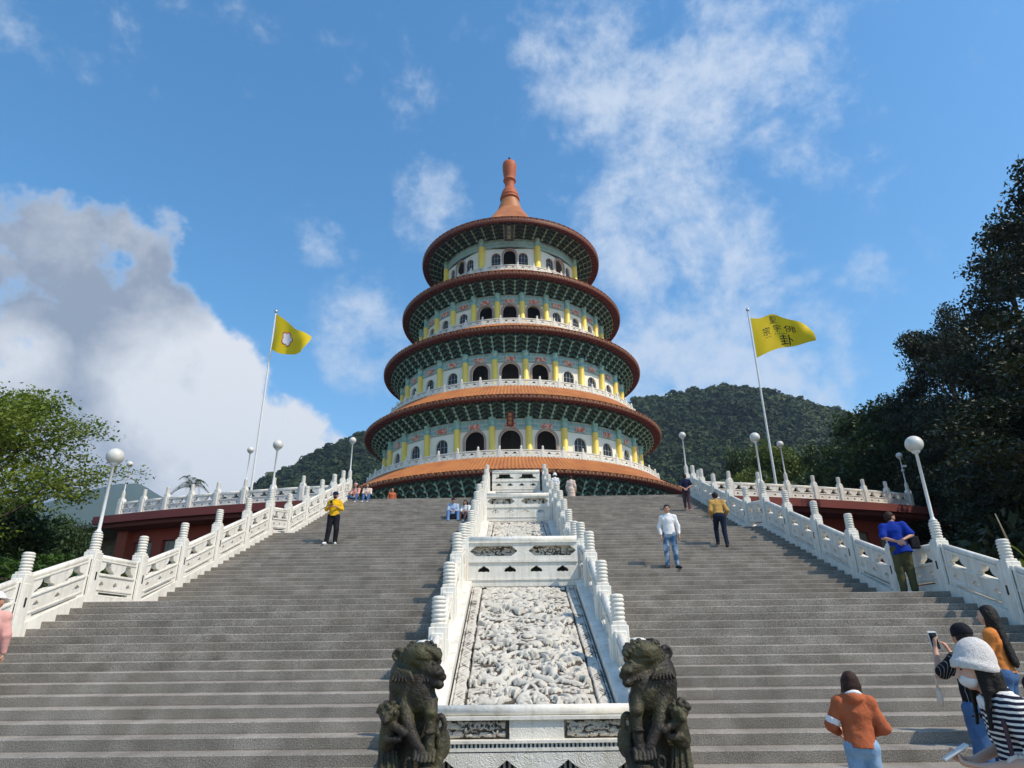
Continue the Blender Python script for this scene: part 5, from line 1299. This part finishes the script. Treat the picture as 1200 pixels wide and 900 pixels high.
def glyphs(root):
    out = []
    for ch, u, v, s, nm in (('聖', .42, .17, .50, 'c'), ('宗', .255, .45, .56, 'c'), ('宇', .47, .42, .50, 'c'), ('佛', .66, .42, .60, 'c'), ('卦', .58, .80, .80, 'c')):
        V, Fc = text_mesh(ch, s)
        if not len(V): continue
        keep = [q for q in Fc if all(V[i,2] > 0 for i in q)]
        used = sorted({i for q in keep for i in q}); mp = {o: i for i, o in enumerate(used)}
        P = V[used]; P = np.stack([u+P[:,0]/3.4, v-P[:,1]/2.2, P[:,0]*0], 1)
        out.append(('character', P, [tuple(mp[i] for i in q) for q in keep], 'ink', .012))
    for u0, v0, n in ((.22, .60, 4), (.42, .57, 6)):
        P = []; Fc = []
        for i in range(n): b = len(P); u = u0+.035*i; P += [(u-.008, v0-.01, 0), (u+.008, v0-.012, 0), (u+.008, v0+.012, 0), (u-.008, v0+.01, 0)]; Fc.append((b, b+1, b+2, b+3))
        out.append(('small_marks', np.array(P, float), Fc, 'ink', .012))
    return out
b1 = pole(323.3, 366, 36.3, 'tall white flagpole flying the flag with the blossom emblem')
b2 = pole(876.2, 364, 36.8, 'tall white flagpole flying the flag with black characters')
flag(b1+[.06, -.03, -.12], corners((0, 0, 0), (2.65, -.8, -2.1), (-.02, 0, -2.5), (2.35, -1.0, -3.3), foldL), 'yellow flag with white blossom emblem edged in red, drooping from its pole', blossom)
flag(b2+[.08, -.03, -.55], corners((0, 0, 0), (3.2, -.4, -.8), (0, 0, -2.75), (3.4, -.6, -2.0), foldR), 'yellow flag with black brush characters, streaming from its pole', glyphs)
# ================================================================ vegetation
def leafmat(name, c1, c2, sc, tr=.3):
    m = mat(name, c1, .55, c2, sc, .8, spec=.3, detail=3, transl=tr); return m
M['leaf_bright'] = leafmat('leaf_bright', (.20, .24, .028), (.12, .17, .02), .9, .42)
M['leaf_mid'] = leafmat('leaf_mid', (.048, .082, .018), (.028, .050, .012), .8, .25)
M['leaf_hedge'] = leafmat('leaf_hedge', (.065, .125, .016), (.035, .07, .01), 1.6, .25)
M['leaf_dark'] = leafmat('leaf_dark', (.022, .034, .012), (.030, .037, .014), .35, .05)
M['leaf_lime'] = leafmat('leaf_lime', (.13, .16, .024), (.085, .12, .02), .6, .3)
def leaves(C, size, g, up=.5, asp=.55):
    n = len(C); N = g.normal(size=(n, 3)); N[:,2] = np.abs(N[:,2])+up; N /= np.linalg.norm(N, axis=1, keepdims=True)
    A = np.cross(N, g.normal(size=(n, 3))); A /= np.maximum(np.linalg.norm(A, axis=1, keepdims=True), 1e-6); B = np.cross(N, A)
    s = size*g.uniform(.6, 1.35, (n, 1)); 
    V = np.stack([C-A*s*.5, C+B*s*asp*.5-N*s*.06, C+A*s*.5, C-B*s*asp*.5-N*s*.06], 1).reshape(-1, 3)
    return V, np.arange(4*n).reshape(n, 4)
def clump(g, c, rx, rz, n):
    P = g.normal(size=(n, 3)); P /= np.linalg.norm(P, axis=1, keepdims=True); P *= (g.random((n, 1))**.45)
    P[:,2] = np.where(P[:,2] < 0, P[:,2]*.55, P[:,2])
    return np.asarray(c)+P*[rx, rx, rz]
def tree_meshes(seed, H, Rc, leafm, nl=9, sub=5, per=170, leaf=.2, cr=(.75, .45), start=.35, lean=(0, 0), trunk=.16, low=.25, rise=(.15, .9)):
    g = np.random.default_rng(seed); q = MB(); C = []
    tt = np.linspace(0, 1, 9); tp = np.stack([lean[0]*tt**1.5*H+.03*H*np.sin(tt*5+seed)*tt, lean[1]*tt**1.5*H+.03*H*np.cos(tt*4+seed)*tt, tt*H*.86], 1)
    q.tube(tp, trunk*(1-.82*tt)*(H/8)**.8, 9)
    for i in range(nl):
        f = start+(1-start)*(i+.5)/nl; k = f*8; i0 = min(int(k), 7); b = tp[i0]+(tp[i0+1]-tp[i0])*(k-i0)
        az = i*2.399+g.uniform(-.4, .4); env = math.sin(PI*min(1, (low+(1-low)*(f-start)/(1-start))**.9))**.6
        L = Rc*max(.35, env)*g.uniform(.75, 1.1); el = g.uniform(*rise)*(.4+.8*f)
        d = np.array([math.cos(az)*math.cos(el), math.sin(az)*math.cos(el), math.sin(el)])
        s = np.linspace(0, 1, 6); pts = b+np.outer(s, d)*L+np.stack([.06*L*np.sin(s*6+i), .06*L*np.cos(s*5+i), .10*L*s*s], 1)
        r0 = trunk*(H/8)**.8*.45*(1-f*.55); q.tube(pts, r0*(1-.8*s), 6)
        C.append(clump(g, pts[-1], Rc*cr[0]*.34, Rc*cr[1]*.34, per))
        for j in range(sub):
            u = g.uniform(.35, .98); ii = min(int(u*5), 4); p0 = pts[ii]+(pts[ii+1]-pts[ii])*(u*5-ii)
            d2 = d+g.normal(size=3)*.75; d2[2] = abs(d2[2])*.55+.08; d2 /= np.linalg.norm(d2); L2 = L*g.uniform(.25, .5)
            pe = p0+d2*L2; q.tube(np.stack([p0, (p0+pe)/2+[0, 0, .05*L2], pe]), [r0*.4, r0*.28, r0*.1], 5)
            C.append(clump(g, pe, Rc*cr[0]*g.uniform(.2, .36), Rc*cr[1]*g.uniform(.2, .36), int(per*g.uniform(.5, 1.1))))
    C = np.concatenate(C); V, Q = leaves(C, leaf, g)
    return q.mesh('trunk', M['bark']), mesh('crown', V, Q, M[leafm])
def plant_tree(name, label, meshes, loc, rz=0., sc=1., group='trees around the temple', cat='tree'):
    t = thing(name, label, cat, loc, rz, group); t.scale = (sc,)*3 if not hasattr(sc, '__len__') else sc
    put('trunk', meshes[0], t); put('crown', meshes[1], t); return t
def base_top(px, ytop, r, zb=2.6):
    p = at_r(px, ytop, r); return (p[0], p[1], zb), p[2]-zb
# airy bright tree on the sunny side
def ground_z(X, Y): return .0
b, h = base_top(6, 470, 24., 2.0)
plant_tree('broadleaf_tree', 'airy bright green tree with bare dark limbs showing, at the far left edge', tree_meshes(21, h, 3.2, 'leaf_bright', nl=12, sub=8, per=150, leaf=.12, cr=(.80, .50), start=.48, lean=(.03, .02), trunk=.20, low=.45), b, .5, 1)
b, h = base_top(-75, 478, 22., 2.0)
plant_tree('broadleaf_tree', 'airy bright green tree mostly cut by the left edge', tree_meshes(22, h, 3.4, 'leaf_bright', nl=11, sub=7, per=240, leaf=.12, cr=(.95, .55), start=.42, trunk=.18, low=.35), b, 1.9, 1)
# rounder trees below it
mid = [tree_meshes(s, 5.0, 2.6, 'leaf_mid', nl=9, sub=6, per=210, leaf=.17, cr=(1.1, .95), start=.2, trunk=.14, low=.45) for s in (31, 32)]
for px, yt, r, i, sc, lab in ((38, 606, 27., 0, .85, 'round mid green tree under the airy tree'), (92, 612, 38., 1, .45, 'small round tree behind the lower lamp on the sunny side'), (-30, 580, 27., 1, 1.2, 'leafy tree behind the hedge at the left edge'), (60, 604, 44., 1, .7, 'mid green tree farther back under the distant blue hill'), (0, 600, 36., 0, 1.0, 'mid green tree between the airy tree and the hedge')):
    b, h = base_top(px, yt, r, 1.6); plant_tree('round_tree', lab, mid[i], b, px*.1, (sc*h/5., sc*h/5., h/5.))
def leafy_box(seed, L, W, Hh, n, leafm, size):
    g = np.random.default_rng(seed); P = g.uniform(-.5, .5, (n, 3)); k = g.integers(0, 3, n); s = np.where(g.random(n) < .5, -.5, .5)
    ed = g.random(n) < .8; P[np.arange(n)[ed], k[ed]] = s[ed]*g.uniform(.9, 1.03, ed.sum()); P[:,2] += .5
    P = P*[L, W, Hh]; P += .12*(fbm(P*.9, 2, seed)[:,None]-.5)
    return leaves(P, size, g)
for px0, px1, r0, r1, zt, lab in ((-40, 75, 17.5, 20.5, 664, 'clipped bright green hedge behind the sunlit balustrade, at the left edge'), (60, 132, 21.5, 24.0, 660, 'clipped green hedge running to the lower lamp on the sunny side')):
    a = at_r(px0, zt, r0); c = at_r(px1, zt, r1); L = math.hypot(c[0]-a[0], c[1]-a[1])+.5; ztop = (a[2]+c[2])/2; z0 = .6
    V, Q = leafy_box(int(px1), L, 1.3, ztop-z0, 9000, 'leaf_hedge', .13)
    t = thing('hedge', lab, 'hedge', ((a[0]+c[0])/2, (a[1]+c[1])/2, z0), math.atan2(c[1]-a[1], c[0]-a[0]), 'clipped hedges'); put('foliage', mesh('foliage', V, Q, M['leaf_hedge']), t)
    q = MB(); q.box((0, 0, (ztop-z0)*.45), (L-.4, .9, (ztop-z0)*.85)); q.build('stems', M['bark'], t)
# tall dark trees on the shaded side
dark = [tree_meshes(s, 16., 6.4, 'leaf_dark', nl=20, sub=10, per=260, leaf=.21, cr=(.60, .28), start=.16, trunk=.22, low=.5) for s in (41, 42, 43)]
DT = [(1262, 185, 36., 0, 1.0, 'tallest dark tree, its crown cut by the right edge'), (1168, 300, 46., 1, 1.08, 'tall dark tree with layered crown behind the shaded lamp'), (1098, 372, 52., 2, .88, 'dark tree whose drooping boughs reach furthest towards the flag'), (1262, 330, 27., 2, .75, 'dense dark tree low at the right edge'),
      (1062, 446, 56., 0, .80, 'smaller dark tree beyond the end of the shaded wing'), (1160, 430, 48., 1, 1.0, 'dark tree filling the gap behind the layered crown'), (1205, 480, 27., 0, .5, 'dark tree close behind the shaded wing'), (1235, 470, 24., 1, .6, 'dark tree close behind the blue-shirted person'), (1350, 210, 31., 1, 1.1, 'dark tree beyond the right edge, added to shade the others'), (1420, 100, 33., 2, 1.2, 'dark tree far beyond the right edge, added to shade the others'), (1290, 360, 22., 0, .7, 'dark tree just outside the right edge, added to shade the others')]  # last three: out-of-view trees added to shade the visible ones
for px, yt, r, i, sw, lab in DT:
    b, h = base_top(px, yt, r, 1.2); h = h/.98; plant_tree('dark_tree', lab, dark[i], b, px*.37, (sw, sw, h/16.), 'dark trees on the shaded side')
bush = []
for s in (51, 52):
    g = np.random.default_rng(s); C = np.concatenate([clump(g, (g.uniform(-1.5, 1.5), g.uniform(-1, 1), g.uniform(.4, 1.6)), g.uniform(.6, 1.), g.uniform(.5, .8), 330) for _ in range(16)]); V, Q = leaves(C, .24, g)
    q = MB(); 
    for k in range(7): q.tube([(0, 0, -.3), (.3*math.cos(k), .3*math.sin(k), .6), (1.1*math.cos(k), .8*math.sin(k), 1.5)], [.06, .04, .015], 5)
    bush.append((q.mesh('trunk', M['bark']), mesh('crown', V, Q, M['leaf_dark'])))
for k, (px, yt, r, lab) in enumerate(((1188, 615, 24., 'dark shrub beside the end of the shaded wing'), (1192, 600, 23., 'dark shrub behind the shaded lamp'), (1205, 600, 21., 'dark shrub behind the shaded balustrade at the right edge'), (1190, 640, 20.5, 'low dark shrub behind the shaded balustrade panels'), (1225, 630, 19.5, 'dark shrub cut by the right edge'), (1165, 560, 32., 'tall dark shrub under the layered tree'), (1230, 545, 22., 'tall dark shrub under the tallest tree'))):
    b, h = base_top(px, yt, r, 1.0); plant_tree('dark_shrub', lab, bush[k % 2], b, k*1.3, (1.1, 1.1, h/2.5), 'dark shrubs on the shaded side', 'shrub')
# greener trees between the shaded wing and the hill
lime = tree_meshes(61, 7.5, 4.0, 'leaf_lime', nl=10, sub=6, per=220, leaf=.32, cr=(1.15, 1.0), start=.2, trunk=.14, low=.5)
green = tree_meshes(62, 9.0, 4.6, 'leaf_mid', nl=11, sub=7, per=230, leaf=.32, cr=(1.1, .9), start=.2, trunk=.14, low=.5)
for px, yt, r, ms, h0, sc, lab in ((905, 528, 70., lime, 7.5, 1.05, 'yellow-green tree behind the flagpole on the shaded side'), (862, 540, 78., green, 9., .8, 'dark green tree beside the yellow-green one'), (1000, 500, 58., green, 9., 1.05, 'full green tree between the flag and the dark trees'), (962, 532, 62., green, 9., .8, 'green tree behind the roof balustrade of the shaded wing'), (1040, 480, 54., green, 9., .95, 'green tree half hidden by the dark trees')):
    b, h = base_top(px, yt, r, 7.5); plant_tree('green_tree', lab, ms, b, px, (sc, sc, h/h0))
# palm beyond the sunlit wing
def palm():
    g = np.random.default_rng(9); q = MB(); q.tube([(0, 0, 0), (.1, 0, 2), (.05, 0, 4.2)], [.2, .16, .14], 10)
    V = []; Fc = []
    for k in range(16):
        az = k*2.4; el = g.uniform(.1, 1.2); s = np.linspace(0, 1, 12); L = g.uniform(1.7, 2.3)
        d = np.array([math.cos(az), math.sin(az), 0]); pts = np.outer(s*L*math.cos(el), d)+np.stack([s*0, s*0, 4.2+L*(s*math.sin(el)-.75*s*s)], 1)
        side = np.array([-math.sin(az), math.cos(az), 0])
        for i in range(1, 12):
            for sg in (-1, 1):
                for o in (0, .5):
                    p = pts[i-1]+(pts[i]-pts[i-1])*o; w = .45*math.sin(PI*min(1, .15+s[i]*.8)); b = len(V)
                    e = p+side*sg*w+d*.22+np.array([0, 0, -.14]); V += [p, p+d*.06, e]; Fc.append((b, b+1, b+2))
    return q.mesh('trunk', M['bark']), mesh('fronds', np.array(V), Fc, M['leaf_mid'])
pm = palm(); b, h = base_top(225, 566, 48., 7.0)
t = thing('palm_tree', 'small palm with ragged fronds showing above the roof balustrade of the sunlit wing', 'palm tree', b, .4, 'trees around the temple'); t.scale = (.75, .75, h/4.4); put('trunk', pm[0], t); put('fronds', pm[1], t)
# strap-leaved plant at the right edge, with a bare stalk
q = MB(); base = at_r(1212, 668, 15.8)
t = thing('strap_leaf_plant', 'plant with broad pale green leaf and thin bare stalk at the right edge', 'plant', (base[0], base[1], 1.2))
def leafblade(p0, p1, w, sag):
    s = np.linspace(0, 1, 10); P = np.outer(1-s, p0)+np.outer(s, p1)+np.stack([s*0, s*0, sag*np.sin(PI*s)], 1); d = np.array(p1)-p0; sd = np.cross(d, (0, 0, 1.)); sd /= np.linalg.norm(sd); ww = w*np.sin(PI*np.clip(s*.92+.06, 0, 1))**.7
    V = np.concatenate([P+sd*ww[:,None]+[0, 0, .03], P, P-sd*ww[:,None]+[0, 0, .03]]); return V, [(i, i+1, 10+i+1, 10+i) for i in range(9)]+[(10+i, 10+i+1, 20+i+1, 20+i) for i in range(9)]
tipz = at_r(1166, 602, 15.8); midz = at_r(1184, 640, 15.8); bt = np.array([base[0], base[1], 1.2])
V, Fc = leafblade(np.array([0, 0, base[2]-1.2]), midz-bt, .17, .08); q.add(V, Fc)
for k in range(5): V, Fc = leafblade(np.array([0, 0, .2]), np.array([.9*math.cos(k*1.3), .9*math.sin(k*1.3), 1.1+.2*k]), .12, .2); q.add(V, Fc)
q.build('leaves', M['leaf_lime'], t)
q = MB(); q.tube([midz-bt, (midz+tipz)/2-bt, tipz-bt], [.022, .016, .010], 6); q.build('stalk', mat('stalk', (.30, .24, .15), .8), t)

# ================================================================ hills
def ridge_hill(name, pts, rr, r_near, z_near, back, m, seed, bump, nx=150, ny=46):
    px = np.array([p[0] for p in pts], float); py = np.array([p[1] for p in pts], float)
    xs = np.linspace(px[0], px[-1], nx); V = np.zeros((nx, ny, 3))
    for i, x in enumerate(xs):
        y = np.interp(x, px, py); top = at_r(x, y, rr); d = np.array([top[0]-CAM[0], top[1]-CAM[1]])/rr
        for j in range(ny):
            s = j/(ny-9) if j < ny-8 else 1+(j-(ny-9))*back
            r = r_near+(rr-r_near)*s
            if s <= 1: z = z_near+(top[2]-z_near)*(.62*s+.38*s*s)
            else: z = top[2]-(top[2])*(s-1)*1.1
            V[i, j] = (CAM[0]+d[0]*r, CAM[1]+d[1]*r, z)
    w = np.clip(np.linspace(0, 1, ny)*4, 0, 1)*np.clip(1-np.abs(np.arange(ny)-(ny-9))*.0, 0, 1)
    V[...,2] += bump*(fbm(V/(bump*6.), 4, seed)-.5)*w[None,:]
    idx = np.arange(nx*ny).reshape(nx, ny); Q = np.stack([idx[:-1,:-1], idx[1:,:-1], idx[1:,1:], idx[:-1,1:]], -1).reshape(-1, 4)
    o = put(name, mesh(name, V.reshape(-1, 3), Q, m, smooth=True)); tag(o, kind='structure'); return V
M['hill'] = mat('hill_forest_floor', (.022, .042, .014), .9, (.036, .058, .018), .02, .6, bump=1., bscale=.3)
M['far_hill'] = mat('far_hill_forest', (.030, .050, .020), .9, (.045, .065, .025), .012, .6, bump=1., bscale=.08)
HILL = [(-160, 655), (60, 630), (200, 604), (262, 590), (300, 571), (340, 552), (380, 528), (425, 510), (480, 503), (560, 500), (640, 496), (700, 488), (745, 472), (800, 461), (850, 455), (900, 462), (950, 478), (1010, 498), (1060, 515), (1120, 532), (1320, 560)]
HV = ridge_hill('hills', HILL, 430., 150., 9., .05, M['hill'], 3, 10.)
ridge_hill('far_mountains', [(-420, 650), (-200, 632), (-60, 612), (0, 603), (40, 592), (72, 582), (110, 573), (140, 567), (162, 568), (186, 580), (222, 597), (262, 606), (330, 622), (520, 640)], 2100., 900., 40., .03, M['far_hill'], 8, 30.)
def forest():
    g = np.random.default_rng(77); nx, ny, _ = HV.shape
    N = 27000; I = g.uniform(0, nx-1.01, N); J = np.clip((ny-9)*np.sqrt(g.uniform(0.0, 1.07, N)), 0, ny-6)
    a = I.astype(int); b = J.astype(int); u = (I-a)[:,None]; v = (J-b)[:,None]
    P = HV[a,b]*(1-u)*(1-v)+HV[a+1,b]*u*(1-v)+HV[a,b+1]*(1-u)*v+HV[a+1,b+1]*u*v
    s = g.uniform(1.2, 2.9, (N, 1))*np.where(g.random((N, 1)) < .93, 1, 1.5)
    P = P+s*[0, 0, .55]
    k = 34; D = g.normal(size=(N, k, 3)); D /= np.linalg.norm(D, axis=2, keepdims=True); D[...,2] = np.where(D[...,2] < -.2, -D[...,2], D[...,2])
    C = P[:,None,:]+D*s[:,None,:]*[1, 1, .9]*g.uniform(.8, 1.08, (N, k, 1)); Nn = D+g.normal(size=D.shape)*.35
    C = C.reshape(-1, 3); Nn = Nn.reshape(-1, 3); Nn /= np.linalg.norm(Nn, axis=1, keepdims=True)
    A = np.cross(Nn, g.normal(size=Nn.shape)); A /= np.linalg.norm(A, axis=1, keepdims=True); B = np.cross(Nn, A); q = np.repeat(s, k, 0)*g.uniform(.26, .5, (N*k, 1))
    V = np.stack([C-A*q, C+B*q*.8, C+A*q, C-B*q*.8], 1).reshape(-1, 3)
    tint = g.random(N)*.6+1.1*(fbm(P/60., 3, 4)-.28); TT = np.repeat(tint, k*4)+np.repeat(g.uniform(-.06, .06, N*k), 4)
    m = mat('forest_canopy', (.03, .05, .015), .75, spec=.15); t = m.node_tree; b = base_of(m)
    at = node(t, 'ShaderNodeAttribute', attribute_name='kind_of_tree')
    rp = node(t, 'ShaderNodeValToRGB'); e = rp.color_ramp.elements; e[0].position = .10; e[0].color = (.012, .024, .011, 1); e[1].position = 1.; e[1].color = (.056, .080, .022, 1); kk = e.new(.6); kk.color = (.024, .042, .015, 1)
    t.links.new(at.outputs['Fac'], rp.inputs[0]); t.links.new(rp.outputs[0], b.inputs['Base Color'])
    me = mesh('forest', V, np.arange(len(V)).reshape(-1, 4), m)
    at_ = me.attributes.new('kind_of_tree', 'FLOAT', 'POINT'); at_.data.foreach_set('value', TT.astype(np.float32))
    tag(put('forest', me), 'dense green forest canopy covering the hills behind the pagoda', 'forest', kind='stuff')
forest()
# the air between: thin even haze round the whole place
hz = MB(); hz.box((0, 1150, 270), (4400, 3300, 590)); hm = bpy.data.materials.new('haze'); th = nt(hm)
for n_ in list(th.nodes): 
    if n_.type == 'BSDF_PRINCIPLED': th.nodes.remove(n_)
pv = th.nodes.new('ShaderNodeVolumePrincipled'); pv.inputs['Color'].default_value = (.62, .78, 1., 1); pv.inputs['Density'].default_value = .00019; pv.inputs['Anisotropy'].default_value = .2
th.links.new(pv.outputs[0], th.nodes['Material Output'].inputs['Volume'])
tag(hz.build('haze', hm), 'thin blue haze in the air', 'haze', kind='stuff')
# ================================================================ light, sky, camera
SUN_EL, SUN_AZ = R(50), R(-30)            # azimuth measured from +x; the sun stands behind the camera's right shoulder
sd = np.array([math.cos(SUN_EL)*math.cos(SUN_AZ), math.cos(SUN_EL)*math.sin(SUN_AZ), math.sin(SUN_EL)])
L = bpy.data.lights.new('sun', 'SUN'); L.energy = 3.1; L.angle = R(.53); L.color = (1., .90, .74)
lo = bpy.data.objects.new('sun', L); COL.objects.link(lo); lo.location = (60, -40, 80)
lo.rotation_euler = Vector(sd).to_track_quat('Z', 'Y').to_euler()
W = bpy.data.worlds.new('World'); SC.world = W; W.use_nodes = True; t = W.node_tree; N = t.nodes; K = t.links
bg = N['Background']; sky = N.new('ShaderNodeTexSky'); sky.sky_type = 'NISHITA'; sky.sun_disc = False
sky.sun_elevation = SUN_EL; sky.sun_rotation = math.atan2(sd[0], sd[1]); sky.altitude = 100; sky.air_density = 1.1; sky.dust_density = .6; sky.ozone_density = 2.0
bg.inputs[1].default_value = .142
hs = N.new('ShaderNodeHueSaturation'); hs.inputs['Saturation'].default_value = 1.32; hs.inputs['Hue'].default_value = .493; K.new(sky.outputs[0], hs.inputs['Color']); K.new(hs.outputs[0], bg.inputs[0])
tc = N.new('ShaderNodeTexCoord')
def mth(op, a, b=None, c=None, clamp=False):
    n = N.new('ShaderNodeMath'); n.operation = op; n.use_clamp = clamp
    for i, v in enumerate((a, b, c)):
        if v is None: continue
        if isinstance(v, (int, float)): n.inputs[i].default_value = v
        else: K.new(v, n.inputs[i])
    return n.outputs[0]
def noise(scale, detail, rough=.55, dist=0., off=(0, 0, 0), stretch=(1, 1, 1)):
    mp = N.new('ShaderNodeMapping'); mp.inputs['Location'].default_value = off; mp.inputs['Scale'].default_value = stretch; K.new(tc.outputs['Generated'], mp.inputs[0])
    n = N.new('ShaderNodeTexNoise'); n.inputs['Scale'].default_value = scale; n.inputs['Detail'].default_value = detail; n.inputs['Roughness'].default_value = rough; n.inputs['Distortion'].default_value = dist; K.new(mp.outputs[0], n.inputs['Vector']); return n.outputs['Fac']
def blob(x, y, r, w, soft=.25):
    """cloud bank centred where the sight line (x, y) of the survey points, r in radians"""
    d = ray(x, y); v = N.new('ShaderNodeVectorMath'); v.operation = 'DOT_PRODUCT'; K.new(tc.outputs['Generated'], v.inputs[0]); v.inputs[1].default_value = tuple(d)
    m = N.new('ShaderNodeMapRange'); m.interpolation_type = 'SMOOTHSTEP'; K.new(v.outputs['Value'], m.inputs[0]); m.inputs[1].default_value = math.cos(r); m.inputs[2].default_value = math.cos(r*soft); m.inputs[4].default_value = w
    return m.outputs[0]
def chain(bl, op='MAXIMUM'):
    a = bl[0]
    for b in bl[1:]: a = mth(op, a, b)
    return a
PXR = 1/757.7
# thick cumulus
thick = chain([blob(x, y, r*PXR, w, .2) for x, y, r, w in ((30, 350, 150, 1.), (120, 310, 100, .8), (-20, 480, 230, 1.), (140, 440, 170, 1.), (225, 480, 140, 1.), (300, 525, 120, .95), (365, 545, 75, .8), (100, 580, 190, 1.), (180, 275, 60, .6), (250, 580, 150, 1.))])
n1 = noise(6.5, 11, .58, .0, (.3, 0, .1)); cum = mth('MULTIPLY_ADD', thick, .80, mth('ADD', mth('MULTIPLY_ADD', n1, 1.45, -.74), mth('MULTIPLY_ADD', noise(22., 8, .6, .0, (.2, .7, .1)), .5, -.25)))
r1 = N.new('ShaderNodeMapRange'); r1.interpolation_type = 'SMOOTHSTEP'; K.new(cum, r1.inputs[0]); r1.inputs[1].default_value = .40; r1.inputs[2].default_value = .62
# thin veils
thin = chain([blob(x, y, r*PXR, w, .1) for x, y, r, w in ((700, 100, 120, .75), (800, 120, 130, .8), (880, 60, 120, .75), (950, 140, 100, .65), (760, 230, 130, .85), (830, 290, 110, .95), (760, 300, 110, .85), (500, 238, 75, .52), (1030, 345, 45, .7), (1015, 300, 20, .5), (880, 420, 170, .95), (760, 420, 90, .8), (420, 400, 90, .62), (850, 10, 120, .7), (1010, 310, 30, .6), (560, 20, 140, .35), (640, 70, 70, .6), (150, 30, 160, .22), (280, 20, 60, .25), (370, 270, 45, .22))])
n2 = noise(6.0, 12, .68, .15, (1.7, .4, 0), (1., 1., 1.)); n4 = noise(24., 8, .6, .2, (.5, .1, .9), (1., 1., 1.25)); veil = mth('MULTIPLY_ADD', thin, .80, mth('ADD', mth('MULTIPLY_ADD', n2, 2.3, -1.2), mth('MULTIPLY_ADD', n4, .8, -.40)))
r2 = N.new('ShaderNodeMapRange'); r2.interpolation_type = 'SMOOTHSTEP'; K.new(veil, r2.inputs[0]); r2.inputs[1].default_value = .18; r2.inputs[2].default_value = 1.02; r2.inputs[4].default_value = .85
dens = mth('MAXIMUM', r1.outputs[0], r2.outputs[0], clamp=True)
# brightness of the cloud: grey undersides, bright sunlit billows
grey = chain([blob(x, y, r*PXR, w, .3) for x, y, r, w in ((40, 420, 240, 1.), (90, 330, 190, .9), (190, 300, 140, .75), (60, 500, 170, 1.), (130, 400, 150, .95), (170, 560, 150, .45), (400, 410, 100, .5))])
wht = chain([blob(x, y, r*PXR, w, .1) for x, y, r, w in ((225, 460, 120, .9), (290, 500, 110, .9), (10, 425, 60, .7), (150, 545, 130, .3))])
n3 = noise(11., 11, .62, .1, (.1, .2, .6))
g = mth('ADD', mth('SUBTRACT', grey, wht), mth('MULTIPLY_ADD', n3, 1.9, -.95), clamp=True)
mixc = N.new('ShaderNodeMix'); mixc.data_type = 'RGBA'; K.new(g, mixc.inputs[0]); mixc.inputs[6].default_value = (.57, .59, .62, 1); mixc.inputs[7].default_value = (.20, .24, .31, 1)
# thin veils are the bluish white of high cloud
mv = N.new('ShaderNodeMix'); mv.data_type = 'RGBA'; K.new(r1.outputs[0], mv.inputs[0]); mv.inputs[6].default_value = (.46, .52, .61, 1); K.new(mixc.outputs[2], mv.inputs[7])
bgc = N.new('ShaderNodeBackground'); K.new(mv.outputs[2], bgc.inputs[0]); bgc.inputs[1].default_value = 1.
ms = N.new('ShaderNodeMixShader'); K.new(dens, ms.inputs[0]); K.new(bg.outputs[0], ms.inputs[1]); K.new(bgc.outputs[0], ms.inputs[2]); K.new(ms.outputs[0], N['World Output'].inputs[0])

cd = bpy.data.cameras.new('camera'); cam = bpy.data.objects.new('camera', cd); COL.objects.link(cam)
cd.sensor_width = 36; cd.sensor_fit = 'HORIZONTAL'; cd.lens = 36*F/1200; cd.clip_start = .05; cd.clip_end = 8000
Mx = Matrix([[RT[0], UP[0], -FW[0], CAM[0]], [RT[1], UP[1], -FW[1], CAM[1]], [RT[2], UP[2], -FW[2], CAM[2]], [0, 0, 0, 1]])
cam.matrix_world = Mx; SC.camera = cam
SC.view_settings.view_transform = 'Standard'; SC.view_settings.look = 'None'; SC.view_settings.exposure = .58; SC.view_settings.gamma = 1; SC.view_settings.use_curve_mapping = False
SC.cycles.max_bounces = 6; SC.cycles.diffuse_bounces = 3; SC.cycles.glossy_bounces = 2; SC.cycles.transmission_bounces = 3; SC.cycles.volume_bounces = 0
SC.cycles.caustics_reflective = False; SC.cycles.caustics_refractive = False
SC.cycles.use_denoising = True
